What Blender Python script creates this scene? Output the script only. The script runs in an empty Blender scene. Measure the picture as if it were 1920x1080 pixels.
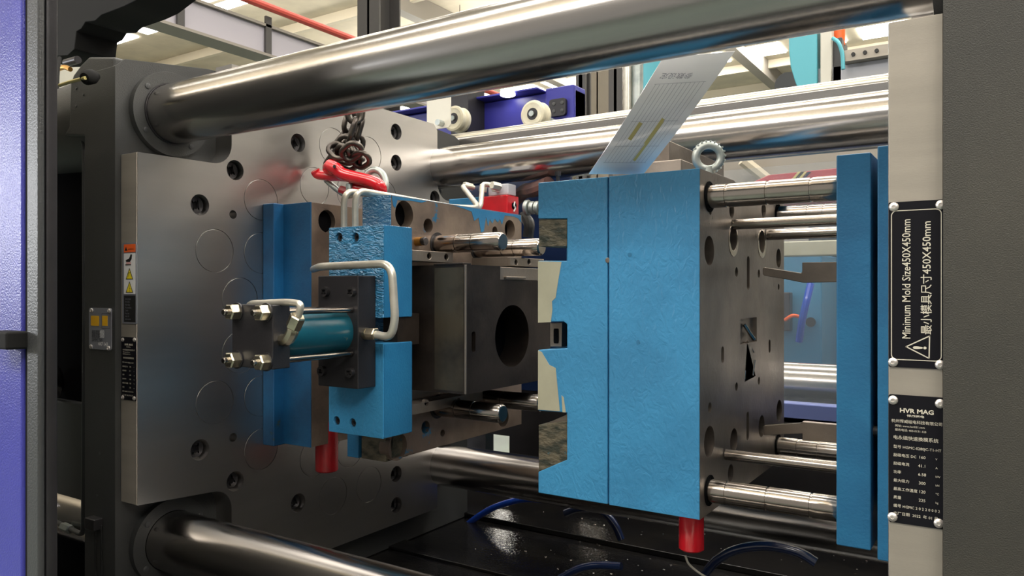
import bpy, math, random
from mathutils import Vector, Matrix
from mathutils.geometry import tessellate_polygon
random.seed(7)
C = bpy.context.scene.collection
ZO = 1.45                      # camera height above the hall floor; coordinates below are relative to it
# ------------------------------------------------------------------ camera, world, lights, exposure
F = 1434.0
ANG = math.atan2(930, F)
CA, SA, HZ = math.cos(ANG), math.sin(ANG), 545.0
cam = bpy.data.cameras.new('camera'); cam.lens = F / 1920 * 36; cam.sensor_width = 36
cam.shift_y = 5 / 1920; cam.clip_start = 0.02; cam.clip_end = 200
co = bpy.data.objects.new('camera', cam); C.objects.link(co)
co.location = (0, 0, ZO); co.rotation_euler = (math.pi / 2, 0, ANG)
bpy.context.scene.camera = co
vs = bpy.context.scene.view_settings
vs.view_transform = 'Standard'; vs.look = 'None'; vs.gamma = 1; vs.use_curve_mapping = False; vs.exposure = 0.0
w = bpy.data.worlds.new('world'); bpy.context.scene.world = w; w.use_nodes = True
w.node_tree.nodes['Background'].inputs[0].default_value = (1.0, 0.94, 0.85, 1)
w.node_tree.nodes['Background'].inputs[1].default_value = 0.45

def area(name, loc, target, sx, sy, power, col=(1, 0.96, 0.9)):
    l = bpy.data.lights.new(name, 'AREA'); l.shape = 'RECTANGLE'; l.size = sx; l.size_y = sy
    l.energy = power; l.color = col
    o = bpy.data.objects.new(name, l); C.objects.link(o)
    o.location = (loc[0], loc[1], loc[2] + ZO)
    d = Vector(target) - Vector(loc); o.rotation_euler = d.to_track_quat('-Z', 'Y').to_euler()
    return o
area('aisle_lamp', (-1.6, -1.6, 2.3), (-0.6, 1.0, 0.0), 2.4, 0.5, 45)
area('aisle_lamp', (2.0, -1.5, 2.3), (-0.7, 1.0, -0.1), 2.0, 0.5, 55)
area('added_front_left_light', (-5.2, -2.1, .62), (-0.9, .9, 0.0), 2.0, .36, 100, (.95, .97, 1))  # unseen light added for the indigo sheet highlight and the near faces
for yy_ in (-3, 7, 14): area('ceiling_fill', (-2, yy_, 3.6), (-2, yy_+.01, 6), 22, 1.5, 1300)  # added fill that brightens the ceiling, no such fixtures
area('overhead_light', (-0.9, 3.2, 4.6), (-0.8, 1.0, 0.0), 5.0, 0.6, 170)
area('overhead_light', (1.7, 1.9, 3.3), (-1.0, 1.1, 0.3), 3.0, 0.8, 110)  # added light, aimed to brighten the upper part of the left plate
area('overhead_light', (-0.8, 0.2, 4.8), (-0.8, 1.0, 0.0), 6.0, 0.5, 150)

# ------------------------------------------------------------------ pixel helpers: ray of a photo pixel cut with a real plane
def ray(u, v):
    s = (u - 960) / F
    return (-SA + CA * s, CA + SA * s, (HZ - v) / F)
def PX(u, v, X):
    r = ray(u, v); t = X / r[0]; return Vector((X, r[1] * t, r[2] * t))
def PY(u, v, Y):
    r = ray(u, v); t = Y / r[1]; return Vector((r[0] * t, Y, r[2] * t))
def yz(u, v, X): p = PX(u, v, X); return (p.y, p.z)
def xz(u, v, Y): p = PY(u, v, Y); return (p.x, p.z)

# ------------------------------------------------------------------ mesh collector
class M:
    def __init__(s): s.v = []; s.f = []
    def add(s, vs_, fs):
        b = len(s.v); s.v += [Vector(p) for p in vs_]; s.f += [tuple(i + b for i in f) for f in fs]; return s
    def box(s, x0, x1, y0, y1, z0, z1):
        x0, x1 = sorted((x0, x1)); y0, y1 = sorted((y0, y1)); z0, z1 = sorted((z0, z1))
        return s.add([(x0,y0,z0),(x1,y0,z0),(x1,y1,z0),(x0,y1,z0),(x0,y0,z1),(x1,y0,z1),(x1,y1,z1),(x0,y1,z1)],
                     [(0,3,2,1),(4,5,6,7),(0,1,5,4),(1,2,6,5),(2,3,7,6),(3,0,4,7)])
    def prism(s, ax, loops, a0, a1):
        """outline (and hole) loops in the plane across axis ax ('X': (y,z), 'Y': (x,z), 'Z': (x,y)), filled from a0 to a1"""
        mp = {'X': lambda p, a: (a, p[0], p[1]), 'Y': lambda p, a: (p[0], a, p[1]), 'Z': lambda p, a: (p[0], p[1], a)}[ax]
        flat = [p for L in loops for p in L]; n = len(flat)
        cx, cy = flat[0]; sc_ = 10.0/max(1e-6, max(max(abs(p[0]-cx), abs(p[1]-cy)) for p in flat))
        tris = tessellate_polygon([[Vector(((p[0]-cx)*sc_, (p[1]-cy)*sc_, 0)) for p in L] for L in loops])
        tr = []
        for t in tris:
            a, b, c = [flat[i] for i in t]
            cr = (b[0]-a[0])*(c[1]-a[1])-(b[1]-a[1])*(c[0]-a[0])
            if abs(cr) < 1e-16: continue
            tr.append(t if cr > 0 else (t[0], t[2], t[1]))
        vs_ = [mp(p, a0) for p in flat] + [mp(p, a1) for p in flat]
        up = (a1 > a0) != (ax == 'Y')     # outward order of the a1 cap
        fs = []
        for t in tr:
            f1 = tuple(i + n for i in t); f0 = t
            if up: fs += [f1, f0[::-1]]
            else: fs += [f1[::-1], f0]
        k = 0
        for li, L in enumerate(loops):
            m = len(L); A = sum(L[i][0]*L[(i+1) % m][1]-L[(i+1) % m][0]*L[i][1] for i in range(m))
            ccw = (A > 0) == (li == 0)
            for i in range(m):
                j = (i + 1) % m; q = (k+i, k+j, k+j+n, k+i+n)
                fs.append(q if (ccw == up) else q[::-1])
            k += m
        return s.add(vs_, fs)
    def frame(s, p0, p1):
        d = (Vector(p1) - Vector(p0)); L = d.length; d.normalize()
        a = Vector((0, 0, 1)) if abs(d.z) < 0.9 else Vector((0, 1, 0))
        x = d.cross(a).normalized(); y = d.cross(x).normalized(); return Vector(p0), d, x, y, L
    def lathe(s, p0, p1, prof, seg=32):
        """prof: (distance along p0->p1, radius)"""
        o, d, x, y, L = s.frame(p0, p1); vs_ = []; fs = []
        for t, r in prof:
            for i in range(seg):
                a = 2*math.pi*i/seg; vs_.append(o + d*t + (x*math.cos(a) + y*math.sin(a))*max(r, 1e-5))
        for k in range(len(prof)-1):
            for i in range(seg):
                j = (i+1) % seg; fs.append((k*seg+i, (k+1)*seg+i, (k+1)*seg+j, k*seg+j))
        fs.append(tuple(range(seg))); fs.append(tuple(reversed(range((len(prof)-1)*seg, len(prof)*seg))))
        return s.add(vs_, fs)
    def cyl(s, p0, p1, r, seg=32, ch=0.0):
        L = (Vector(p1)-Vector(p0)).length
        pr = [(0, r), (L, r)] if not ch else [(0, r-ch), (ch, r), (L-ch, r), (L, r-ch)]
        return s.lathe(p0, p1, pr, seg)
    def hexa(s, p0, p1, r):
        L = (Vector(p1)-Vector(p0)).length
        return s.lathe(p0, p1, [(0, r*.9), (r*.12, r), (L-r*.15, r), (L, r*.86)], 6)
    def tube(s, pts, r, fil=0.0, seg=12, n=8, closed=False):
        P = [Vector(p) for p in pts]; Q = []
        if fil and not closed:
            Q.append(P[0])
            for i in range(1, len(P)-1):
                a, b, c = P[i-1], P[i], P[i+1]
                fa = min(fil, (a-b).length*.49, (c-b).length*.49)
                s0 = b + (a-b).normalized()*fa; s1 = b + (c-b).normalized()*fa
                for k in range(n+1):
                    t = k/n; Q.append(s0*(1-t)**2 + b*2*t*(1-t) + s1*t*t)
            Q.append(P[-1])
        else: Q = P
        m = len(Q); vs_ = []; fs = []; px = None
        for i in range(m):
            if closed: d = (Q[(i+1) % m]-Q[i-1]).normalized()
            else: d = (Q[min(i+1, m-1)]-Q[max(i-1, 0)]).normalized()
            if px is None:
                a = Vector((0, 0, 1)) if abs(d.z) < 0.9 else Vector((0, 1, 0)); px = d.cross(a).normalized()
            px = (px - d*px.dot(d)).normalized(); py = d.cross(px)
            for k in range(seg):
                a = 2*math.pi*k/seg; vs_.append(Q[i] + (px*math.cos(a) + py*math.sin(a))*r)
        for i in range(m if closed else m-1):
            j = (i+1) % m
            for k in range(seg):
                l = (k+1) % seg; fs.append((i*seg+k, i*seg+l, j*seg+l, j*seg+k))
        if not closed: fs.append(tuple(reversed(range(seg)))); fs.append(tuple(range((m-1)*seg, m*seg)))
        return s.add(vs_, fs)
    def spline(s, pts, r, seg=10, n=10):
        P = [Vector(p) for p in pts]; P = [2*P[0]-P[1]] + P + [2*P[-1]-P[-2]]; Q = []
        for i in range(1, len(P)-2):
            for k in range(n):
                t = k/n; a, b, c, d = P[i-1:i+3]
                Q.append(0.5*((2*b)+(c-a)*t+(2*a-5*b+4*c-d)*t*t+(3*b-a-3*c+d)*t**3))
        Q.append(P[-2]); return s.tube(Q, r, 0, seg)
    def text(s, body, size, pos, right, up, align='LEFT', depth=0.0, sx=1.0, bold=0.0):
        cu = bpy.data.curves.new('t', 'FONT'); cu.body = body; cu.size = 1; cu.align_x = align; cu.resolution_u = 2; cu.offset = bold
        o = bpy.data.objects.new('t', cu); C.objects.link(o); bpy.context.view_layer.update()
        e = o.evaluated_get(bpy.context.evaluated_depsgraph_get()); me = e.to_mesh()
        R, U = Vector(right), Vector(up); p = Vector(pos)
        s.add([p + R*(v.co.x*sx*size) + U*(v.co.y*size) for v in me.vertices], [tuple(f.vertices) for f in me.polygons])
        e.to_mesh_clear(); bpy.data.objects.remove(o); bpy.data.curves.remove(cu); return s
    def line(s, pts, wd, n, closed=False):
        """flat ribbon along pts lying across normal n"""
        P = [Vector(p) for p in pts]; n = Vector(n)
        if closed: P.append(P[0])
        for a, b in zip(P, P[1:]):
            d = (b-a).normalized(); q = d.cross(n)*wd/2; e = d*wd/2
            s.add([a-q-e, a+q-e, b+q+e, b-q+e], [(0, 1, 2, 3)])
        return s
    def build(s, name, mat, parent=None, bevel=0.0, smooth=35, org=None, bseg=2):
        vs_ = s.v
        if parent is not None: o0 = Vector(parent['org_'])
        elif org is not None: o0 = Vector(org)
        else:
            mn = [min(p[i] for p in vs_) for i in range(3)]; mx = [max(p[i] for p in vs_) for i in range(3)]
            o0 = Vector(((mn[0]+mx[0])/2, (mn[1]+mx[1])/2, mn[2]))
        me = bpy.data.meshes.new(name); me.from_pydata([tuple(p-o0) for p in vs_], [], s.f); me.validate()
        me.materials.append(mat)
        if smooth: me.shade_smooth(); me.set_sharp_from_angle(angle=math.radians(smooth))
        o = bpy.data.objects.new(name, me); C.objects.link(o); o['org_'] = tuple(o0)
        if parent is not None: o.parent = parent
        else: o.location = (o0.x, o0.y, o0.z + ZO)
        if bevel:
            b = o.modifiers.new('bevel', 'BEVEL'); b.width = bevel; b.segments = bseg; b.limit_method = 'ANGLE'; b.angle_limit = math.radians(40); b.harden_normals = True
        return o

def circ(c, r, n=32, rx=None): return [(c[0] + (rx or r)*math.cos(2*math.pi*i/n), c[1] + r*math.sin(2*math.pi*i/n)) for i in range(n)]
def rrect(x0, x1, y0, y1, r, n=5):
    out = []
    for cx, cy, a0 in ((x1-r, y1-r, 0), (x0+r, y1-r, 90), (x0+r, y0+r, 180), (x1-r, y0+r, 270)):
        for k in range(n+1):
            a = math.radians(a0 + 90*k/n); out.append((cx+r*math.cos(a), cy+r*math.sin(a)))
    return out
def arc(c, r, a0, a1, n=8): return [(c[0]+r*math.cos(math.radians(a0+(a1-a0)*k/n)), c[1]+r*math.sin(math.radians(a0+(a1-a0)*k/n))) for k in range(n+1)]

def tag(o, label, cat, group=None, kind=None):
    o['label'] = label; o['category'] = cat
    if group: o['group'] = group
    if kind: o['kind'] = kind
    return o
def thing(name, label, cat, loc, group=None):
    o = bpy.data.objects.new(name, None); C.objects.link(o); o.empty_display_size = 0.05
    o.location = (loc[0], loc[1], loc[2] + ZO); o['org_'] = tuple(loc)
    return tag(o, label, cat, group)
def struct(o): o['kind'] = 'structure'; return o
AXR = {'+X': (0, math.pi/2, 0), '-Y': (math.pi/2, 0, 0), '+Z': (0, 0, 0), '-X': (0, -math.pi/2, 0)}
def inst(proto, parent, pos, ax, name=None, scale=1.0, spin=0.0):
    o = proto.copy(); C.objects.link(o); o.name = name or proto.name.split('.')[0]
    o.parent = parent; o.location = Vector(pos) - Vector(parent['org_']); o['org_'] = parent['org_']
    e = Matrix.Rotation(0, 4, 'X')
    from mathutils import Euler
    q = Euler(AXR[ax]).to_quaternion() @ Euler((0, 0, spin)).to_quaternion()
    o.rotation_euler = q.to_euler(); o.scale = (scale,)*3
    return o

# ------------------------------------------------------------------ materials
def mat(name, col, rough=0.5, metal=0.0, col2=None, nscale=8.0, nlo=0.4, nhi=0.6, bump=0.0, bscale=60.0, stretch=None,
        rvar=0.0, spots=None, spot_lo=0.62, spot_scale=20.0, emit=0.0, coat=0.0, bump2=None, trans=0.0, aniso=0.0, spec=0.5, alpha=1.0):
    m = bpy.data.materials.new(name); m.use_nodes = True; nt = m.node_tree; N = nt.nodes; L = nt.links
    b = N['Principled BSDF']; b.inputs['Base Color'].default_value = (*col, 1); b.inputs['Roughness'].default_value = rough
    b.inputs['Metallic'].default_value = metal; b.inputs['Specular IOR Level'].default_value = spec
    b.inputs['Coat Weight'].default_value = coat; b.inputs['Coat Roughness'].default_value = 0.08
    b.inputs['Transmission Weight'].default_value = trans; b.inputs['Alpha'].default_value = alpha
    tc = N.new('ShaderNodeTexCoord'); mp = N.new('ShaderNodeMapping'); L.new(tc.outputs['Object'], mp.inputs[0])
    if stretch: mp.inputs['Scale'].default_value = stretch
    def noise(sc, det=5.0, r=0.55, src=mp):
        n = N.new('ShaderNodeTexNoise'); n.inputs['Scale'].default_value = sc; n.inputs['Detail'].default_value = det
        n.inputs['Roughness'].default_value = r; L.new(src.outputs[0], n.inputs['Vector']); return n
    def ramp(fac, lo, hi, c0, c1):
        r = N.new('ShaderNodeValToRGB'); r.color_ramp.elements[0].position = lo; r.color_ramp.elements[1].position = hi
        r.color_ramp.elements[0].color = (*c0, 1); r.color_ramp.elements[1].color = (*c1, 1); L.new(fac, r.inputs[0]); return r
    out = None
    if col2 is not None:
        out = ramp(noise(nscale).outputs['Fac'], nlo, nhi, col, col2).outputs[0]
    if spots is not None:
        n2 = N.new('ShaderNodeTexNoise'); n2.inputs['Scale'].default_value = spot_scale; n2.inputs['Detail'].default_value = 6; n2.inputs['Roughness'].default_value = .65
        L.new(tc.outputs['Object'], n2.inputs['Vector'])
        f = ramp(n2.outputs['Fac'], spot_lo, spot_lo+.025, (0, 0, 0), (1, 1, 1))
        mx = N.new('ShaderNodeMixRGB'); L.new(f.outputs[0], mx.inputs[0]); mx.inputs[2].default_value = (*spots, 1)
        if out: L.new(out, mx.inputs[1])
        else: mx.inputs[1].default_value = (*col, 1)
        out = mx.outputs[0]
    if out: L.new(out, b.inputs['Base Color'])
    if rvar:
        r = ramp(noise(nscale*1.7).outputs['Fac'], .3, .7, (rough-rvar,)*3, (rough+rvar,)*3); L.new(r.outputs[0], b.inputs['Roughness'])
    last = None
    if bump:
        bp = N.new('ShaderNodeBump'); bp.inputs['Strength'].default_value = bump; bp.inputs['Distance'].default_value = 0.002
        L.new(noise(bscale, 3).outputs['Fac'], bp.inputs['Height']); last = bp
    if bump2:
        st, sc, dist, strv = bump2
        m2 = N.new('ShaderNodeMapping'); m2.inputs['Scale'].default_value = strv; L.new(tc.outputs['Object'], m2.inputs[0])
        n3 = noise(sc, 2.5, .5, m2); n3.inputs['Distortion'].default_value = 1.6
        bp2 = N.new('ShaderNodeBump'); bp2.inputs['Strength'].default_value = st; bp2.inputs['Distance'].default_value = dist
        L.new(n3.outputs['Fac'], bp2.inputs['Height'])
        if last: L.new(last.outputs[0], bp2.inputs['Normal'])
        last = bp2
    if last: L.new(last.outputs[0], b.inputs['Normal'])
    if emit:
        b.inputs['Emission Color'].default_value = (*col, 1); b.inputs['Emission Strength'].default_value = emit
    return m
BLUE, BLUE2 = (0.045, 0.26, 0.50), (0.038, 0.22, 0.43)
m_blue = mat('blue_paint', BLUE, .32, col2=BLUE2, nscale=9, bump=.15, bscale=240, bump2=(.55, 95, .002, (1, 1, .6)), spots=(.05, .045, .05), spot_lo=.71, spot_scale=16, coat=.2)
m_blue_thick = mat('thick_blue_paint', (.05, .23, .42), .2, col2=BLUE, nscale=12, bump=.1, bscale=200, bump2=(1.0, 62, .010, (1, 1, 2.4)), coat=1.0, spec=.8)
m_blue_flat = mat('smooth_blue_paint', (.020, .165, .34), .38, col2=(.016, .135, .29), nscale=14, bump=.2, bscale=300)
m_blue_deep = mat('worn_blue_paint', (.012, .115, .28), .4, col2=(.010, .075, .19), nscale=10, spots=(.05, .07, .06), spot_lo=.66, bump=.2, bscale=200)
m_teal = mat('teal_barrel_paint', (.008, .10, .145), .25, col2=(.008, .075, .115), nscale=12, spots=(.16, .18, .12), spot_lo=.66, spot_scale=22)
m_steel = mat('ground_steel', (.56, .54, .52), .33, 1, col2=(.46, .45, .44), nscale=3, stretch=(1, .3, 2), bump=.03, bscale=300)
m_strip = mat('milled_steel', (.38, .345, .295), .5, .45, col2=(.34, .31, .265), nscale=5, bump=.05, bscale=300, stretch=(1, 1, 8))
m_chrome = mat('polished_bar_steel', (.48, .45, .42), .2, 1, col2=(.40, .39, .38), nscale=6, stretch=(.25, 3, 3), rvar=.035, bump=.03, bscale=90)
m_pin = mat('guide_pin_steel', (.42, .38, .35), .2, 1, col2=(.28, .26, .24), nscale=12, rvar=.05)
m_pin_bright = mat('bright_guide_steel', (.50, .46, .42), .2, 1, col2=(.40, .36, .32), nscale=10, stretch=(.3, 2, 2), rvar=.04)
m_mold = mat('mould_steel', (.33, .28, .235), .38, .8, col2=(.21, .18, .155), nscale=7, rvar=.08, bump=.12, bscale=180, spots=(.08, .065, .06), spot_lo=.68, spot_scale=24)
m_mold_worn = mat('oiled_mould_steel', (.36, .28, .22), .4, .7, col2=(.22, .17, .14), nscale=9, rvar=.08, bump=.15, bscale=150, spots=(.05, .20, .36), spot_lo=.63, spot_scale=9)
m_core = mat('dark_core_steel', (.075, .058, .048), .4, .75, col2=(.038, .03, .026), nscale=9, rvar=.1, bump=.1, bscale=150)
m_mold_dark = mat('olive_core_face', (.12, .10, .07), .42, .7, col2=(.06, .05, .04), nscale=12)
m_oxide = mat('black_oxide', (.06, .057, .06), .32, .7, bump=.15, bscale=400)
m_oxide2 = mat('black_plate', (.036, .034, .038), .38, .4, col2=(.028, .027, .03), nscale=10, bump=.1, bscale=300)
m_cast = mat('dark_cast_paint', (.042, .043, .042), .48, col2=(.032, .033, .033), nscale=6, bump=.3, bscale=900, spots=(.22, .21, .19), spot_lo=.765, spot_scale=55)
m_cast_r = mat('olive_grey_cast_paint', (.048, .045, .036), .5, col2=(.034, .033, .028), nscale=5, bump=.35, bscale=1000, spots=(.2, .18, .15), spot_lo=.77, spot_scale=35)
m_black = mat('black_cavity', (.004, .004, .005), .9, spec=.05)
m_indigo = mat('indigo_paint', (.055, .058, .38), .3, bump=.35, bscale=420, col2=(.045, .048, .32), nscale=5)
m_indigo2 = mat('deep_indigo_paint', (.03, .03, .27), .35, bump=.1, bscale=200)
m_violet = mat('violet_blue_paint', (.16, .21, .5), .4)
m_frame = mat('anthracite_frame_paint', (.042, .044, .046), .4, bump=.3, bscale=400)
m_rubber = mat('black_rubber', (.010, .010, .010), .85, spec=.25)
m_white = mat('white_plastic', (.62, .6, .52), .45)
m_roller = mat('cream_nylon', (.62, .58, .44), .4, col2=(.5, .47, .36), nscale=30)
m_tube = mat('pale_steel_tube', (.62, .60, .53), .32, .6, col2=(.5, .47, .4), nscale=20)
m_zinc = mat('zinc_plated_steel', (.60, .55, .42), .28, 1, col2=(.42, .38, .30), nscale=40)
m_galv = mat('galvanised_steel', (.42, .45, .43), .42, .7, col2=(.28, .32, .31), nscale=18, bump=.5, bscale=60)
m_red = mat('red_gloss_paint', (.62, .012, .022), .22, coat=.5, col2=(.5, .01, .018), nscale=20)
m_redd = mat('dull_red_paint', (.42, .012, .018), .35, col2=(.3, .01, .014), nscale=20)
m_chain = mat('chain_steel', (.12, .105, .09), .34, .85, col2=(.07, .06, .055), nscale=30)
m_hose = mat('blue_hose', (.01, .06, .42), .25, coat=.5)
m_hose_d = mat('dark_blue_hose', (.008, .02, .07), .2, coat=.6)
m_bed = mat('oily_black_bed', (.006, .006, .007), .12, 0, col2=(.012, .011, .01), nscale=7, rvar=.06, bump=.25, bscale=22, bump2=(.4, 130, .0015, (1, 1, 1)), spots=(.09, .07, .045), spot_lo=.70, spot_scale=30)
m_rail = mat('gate_rail_steel', (.52, .49, .42), .28, 1)
m_ivory = mat('ivory_lettering', (.62, .58, .48), .5)
m_nplate = mat('black_nameplate', (.005, .005, .008), .45, spec=.2)
m_rivet = mat('aluminium_rivet', (.75, .7, .66), .35, .8)
m_alu = mat('aluminium_plate', (.36, .37, .42), .4, .6)
m_yellow = mat('yellow_print', (.85, .46, .01), .45)
m_lyellow = mat('warning_yellow', (.85, .68, .02), .45)
m_orange = mat('orange_print', (.85, .13, .02), .45)
m_sticker = mat('white_sticker', (.75, .75, .75), .4)
m_ink = mat('black_ink', (.01, .01, .01), .5)
m_pink = mat('pink_print', (.75, .3, .28), .5)
m_primer = mat('cream_primer', (.40, .39, .29), .5, col2=(.36, .35, .26), nscale=20, spots=(.12, .10, .07), spot_lo=.73, spot_scale=40)
m_rust = mat('scraped_rusty_steel', (.15, .13, .09), .5, .3, col2=(.04, .045, .035), nscale=45, nlo=.4, nhi=.6, spots=(.04, .12, .15), spot_lo=.64, spot_scale=60, bump=.8, bscale=120, stretch=(1, 1, 2))
m_brass = mat('brass', (.55, .3, .08), .3, .9)
m_paper = mat('laminated_paper', (.93, .92, .96), .12, coat=1.0, spec=.6)
m_pline = mat('faint_print', (.38, .38, .45), .4)
m_phigh = mat('pale_yellow_highlighter', (.66, .56, .22), .3)
m_ceiling = mat('cream_roof_sheet', (.56, .49, .37), .8, col2=(.48, .42, .32), nscale=1.5)
m_beam = mat('roof_steel', (.26, .235, .20), .6)
m_beam_l = mat('pale_roof_steel', (.55, .49, .38), .6)
m_column = mat('dark_column_paint', (.055, .052, .05), .5)
m_girder = mat('grey_violet_girder', (.40, .38, .42), .55)
m_redpipe = mat('red_pipe_paint', (.55, .08, .06), .5)
m_lamp = mat('lamp_glow', (1, .97, .9), emit=14)
m_sky = mat('skylight_glow', (1, .98, .93), emit=20)
m_floor = mat('hall_floor', (.16, .2, .18), .35, col2=(.12, .15, .14), nscale=2)
m_wall = mat('hall_wall', (.42, .38, .30), .8, col2=(.34, .31, .26), nscale=1)
m_cyan = mat('cyan_machine_paint', (.10, .42, .50), .45)
m_cyan2 = mat('blue_cabinet_paint', (.035, .17, .30), .4, col2=(.03, .13, .25), nscale=3)
m_grey = mat('pale_grey_panel', (.45, .46, .50), .5)
m_crimson = mat('crimson_panel', (.5, .05, .07), .45)
m_brown = mat('brown_hose', (.16, .08, .07), .5, col2=(.1, .06, .06), nscale=30)
m_green = mat('green_floor_paint', (.2, .55, .42), .5)
m_acryl = mat('clear_acrylic', (.6, .7, .8), .04, alpha=.12, spec=.5)

# shared small hardware (built once around the origin, axis +Z, then copied)
def proto(name, m, material, smooth=35, bevel=0):
    o = m.build(name, material, None, org=(0, 0, 0), smooth=smooth, bevel=bevel); C.objects.unlink(o); return o
hexh = [(0.5*math.cos(math.pi*i/3), 0.5*math.sin(math.pi*i/3)) for i in range(6)]
m_ = M(); m_.prism('Z', [circ((0, 0), 1, 28), hexh], 0, 0.9); m_.cyl((0, 0, 0), (0, 0, .35), .7, 12)
P_cap = proto('cap_screw', m_, m_oxide, bevel=.08)
m_ = M(); m_.lathe((0, 0, 0), (0, 0, 1), [(0, 1.0), (.25, .98), (.5, .75), (.6, .35), (.45, .3)], 20)
P_rivet = proto('rivet', m_, m_rivet)
m_ = M(); m_.lathe((0, 0, 0), (0, 0, 1), [(0, 1), (.2, 1), (.3, .85)], 20); m_.box(-.6, .6, -.12, .12, .28, .33); m_.box(-.12, .12, -.6, .6, .28, .33)
P_screw = proto('pan_screw', m_, m_frame)

# ------------------------------------------------------------------ key planes of the machine
XPL, XPLB = -1.0839, -1.1262        # left magnetic plate: face and back
XPR, XPRB = -.0773, -.0398          # right magnetic plate
Y0, ZC = .65, -.0585
TY, TYF, TZ, TZL, TR = .7275, 1.38, .28, -.397, .0463
BED = -.56

# ------------------------------------------------------------------ the hall
hx0, hx1, hy0, hy1, hz0, hz1 = -18, 16, -7, 26, -ZO, 5.6
struct(M().box(hx0, hx1, hy0, hy1, hz0-.1, hz0).build('floor', m_floor, smooth=0))
ceil = struct(M().box(hx0, hx1, hy0, hy1, hz1, hz1+.1).build('ceiling', m_ceiling, smooth=0))
struct(M().box(hx0, hx1, hy1, hy1+.2, hz0, hz1).build('wall_back', m_wall, smooth=0))
struct(M().box(hx0-.2, hx0, hy0, hy1, hz0, hz1).build('wall_left', m_wall, smooth=0))
struct(M().box(hx1, hx1+.2, hy0, hy1, hz0, hz1).build('wall_right', m_wall, smooth=0))
for k in range(7):
    x = -14 + k*4.5
    M().box(x-.12, x+.12, hy0, hy1, hz1-.42, hz1-.01).build('roof_beam', m_beam, ceil, smooth=0)
for k in range(15):
    y = -5 + k*2.0
    M().box(hx0, hx1, y-.05, y+.05, hz1-.2, hz1-.005).build('purlin', m_beam_l, ceil, smooth=0)
for y, x0, x1 in ((9.2, -17, 2), (15.0, -17, 14), (17.6, -17, 0)):  # last, wider row added for glints on the bed
    for k in range(int((x1-x0)/1.3)):
        M().box(x0+k*1.3, x0+k*1.3+.95, y-(.9 if y > 17 else .45), y+(.9 if y > 17 else .45), hz1-.03, hz1-.004).build('skylight_pane', m_sky, ceil, smooth=0)
def lamp_row(y, xs, z, label, L=1.4):
    t = thing('lamp_row', label, 'ceiling lamps', (sum(xs)/len(xs), y, z))
    for x in xs:
        h = M().box(x-L/2-.03, x+L/2+.03, y-.09, y+.09, z+.02, z+.07); h.cyl((x, y, z+.07), (x, y, hz1-.01), .01, 6)
        h = h.build('lamp_housing', m_beam, t, smooth=0)
        M().box(x-L/2, x+L/2, y-.07, y+.07, z, z+.02).build('lamp_tube', m_lamp, h, smooth=0)
lamp_row(3.4, [-7+2.3*k for k in range(6)], 4.3, 'row of white tube lamps right over the machine, reflected in the bars')
lamp_row(6.2, [-11+2.3*k for k in range(9)], 4.3, 'row of white tube lamps behind the machine')
lamp_row(12.0, [-9+2.6*k for k in range(9)], 4.0, 'bright tube lamps seen under the upper bar right of the dark column')
lamp_row(.3, [-6+2.3*k for k in range(5)], 4.3, 'row of white tube lamps above the front side of the machine')
lamp_row(-2.6, [-7+2.3*k for k in range(6)], 3.9, 'row of white tube lamps over the operator aisle')

# overhead crane runway, red pipe, columns (upper left of the picture)
t = thing('crane_runway', 'grey violet overhead runway girder with hangers at upper left', 'girder', (-3.58, 5.0, 1.33))
M().box(-3.60, -3.55, 1.2, 14, 1.345, 1.50).build('web', m_girder, t, smooth=0)
mm = M().box(-3.66, -3.52, 1.2, 14, 1.33, 1.345); mm.box(-3.62, -3.53, 1.2, 14, 1.50, 1.515); mm.build('flange', m_beam, t, smooth=0)
for y in (1.9, 2.35, 2.9, 3.6, 4.6): M().box(-3.545, -3.53, y-.02, y+.02, 1.345, 1.56).build('hanger', m_column, t, smooth=0)
mm = M().cyl((-3.50, 1.2, 1.60), (-3.50, 14, 1.60), .022, 10)
tag(mm.build('overhead_pipe', m_redpipe), 'thin red pipe running above the grey runway girder', 'pipe')
def column(px0, px1, Y, zt, label, zb=-ZO, mt=None):
    a, b = PY(px0, 100, Y).x, PY(px1, 100, Y).x
    wd = b-a; m = M().box(a, b, Y, Y+.015, zb, zt); m.box(a, b, Y+wd, Y+wd+.015, zb, zt); m.box((a+b)/2-.01, (a+b)/2+.01, Y, Y+wd, zb, zt)
    return tag(m.build('steel_column', mt or m_column, smooth=0), label, 'column')
column(670, 711, 4.2, hz1, 'dark steel column rising behind the upper bar left of centre')
column(1080, 1097, 3.3, 2.6, 'narrow dark column just right of the blue gate beam')
column(1141, 1166, 4.5, hz1, 'dark steel column between the two far tube lamps')
column(1097, 1143, 9.0, hz1, 'far wide grey column behind the lamp', mt=m_beam)
for i, (u, r, lab) in enumerate(((1177, .0165, 'pale vertical conduit left of the cyan post'), (1196, .018, 'dull grey vertical conduit touching the cyan post'))):
    p = PY(u, 150, 2.35); tag(M().cyl((p.x, p.y, -.3), (p.x, p.y, 2.4), r, 14).build('conduit', m_tube if i == 0 else m_galv), lab, 'pipe')
a, b = PY(1202, 150, 2.5).x, PY(1262, 150, 2.5).x
tag(M().box(a, b, 2.5, 2.6, -ZO, 1.3).build('machine_post', m_cyan, bevel=.004), 'cyan painted post of the next machine behind the plastic sheet', 'post')

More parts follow.
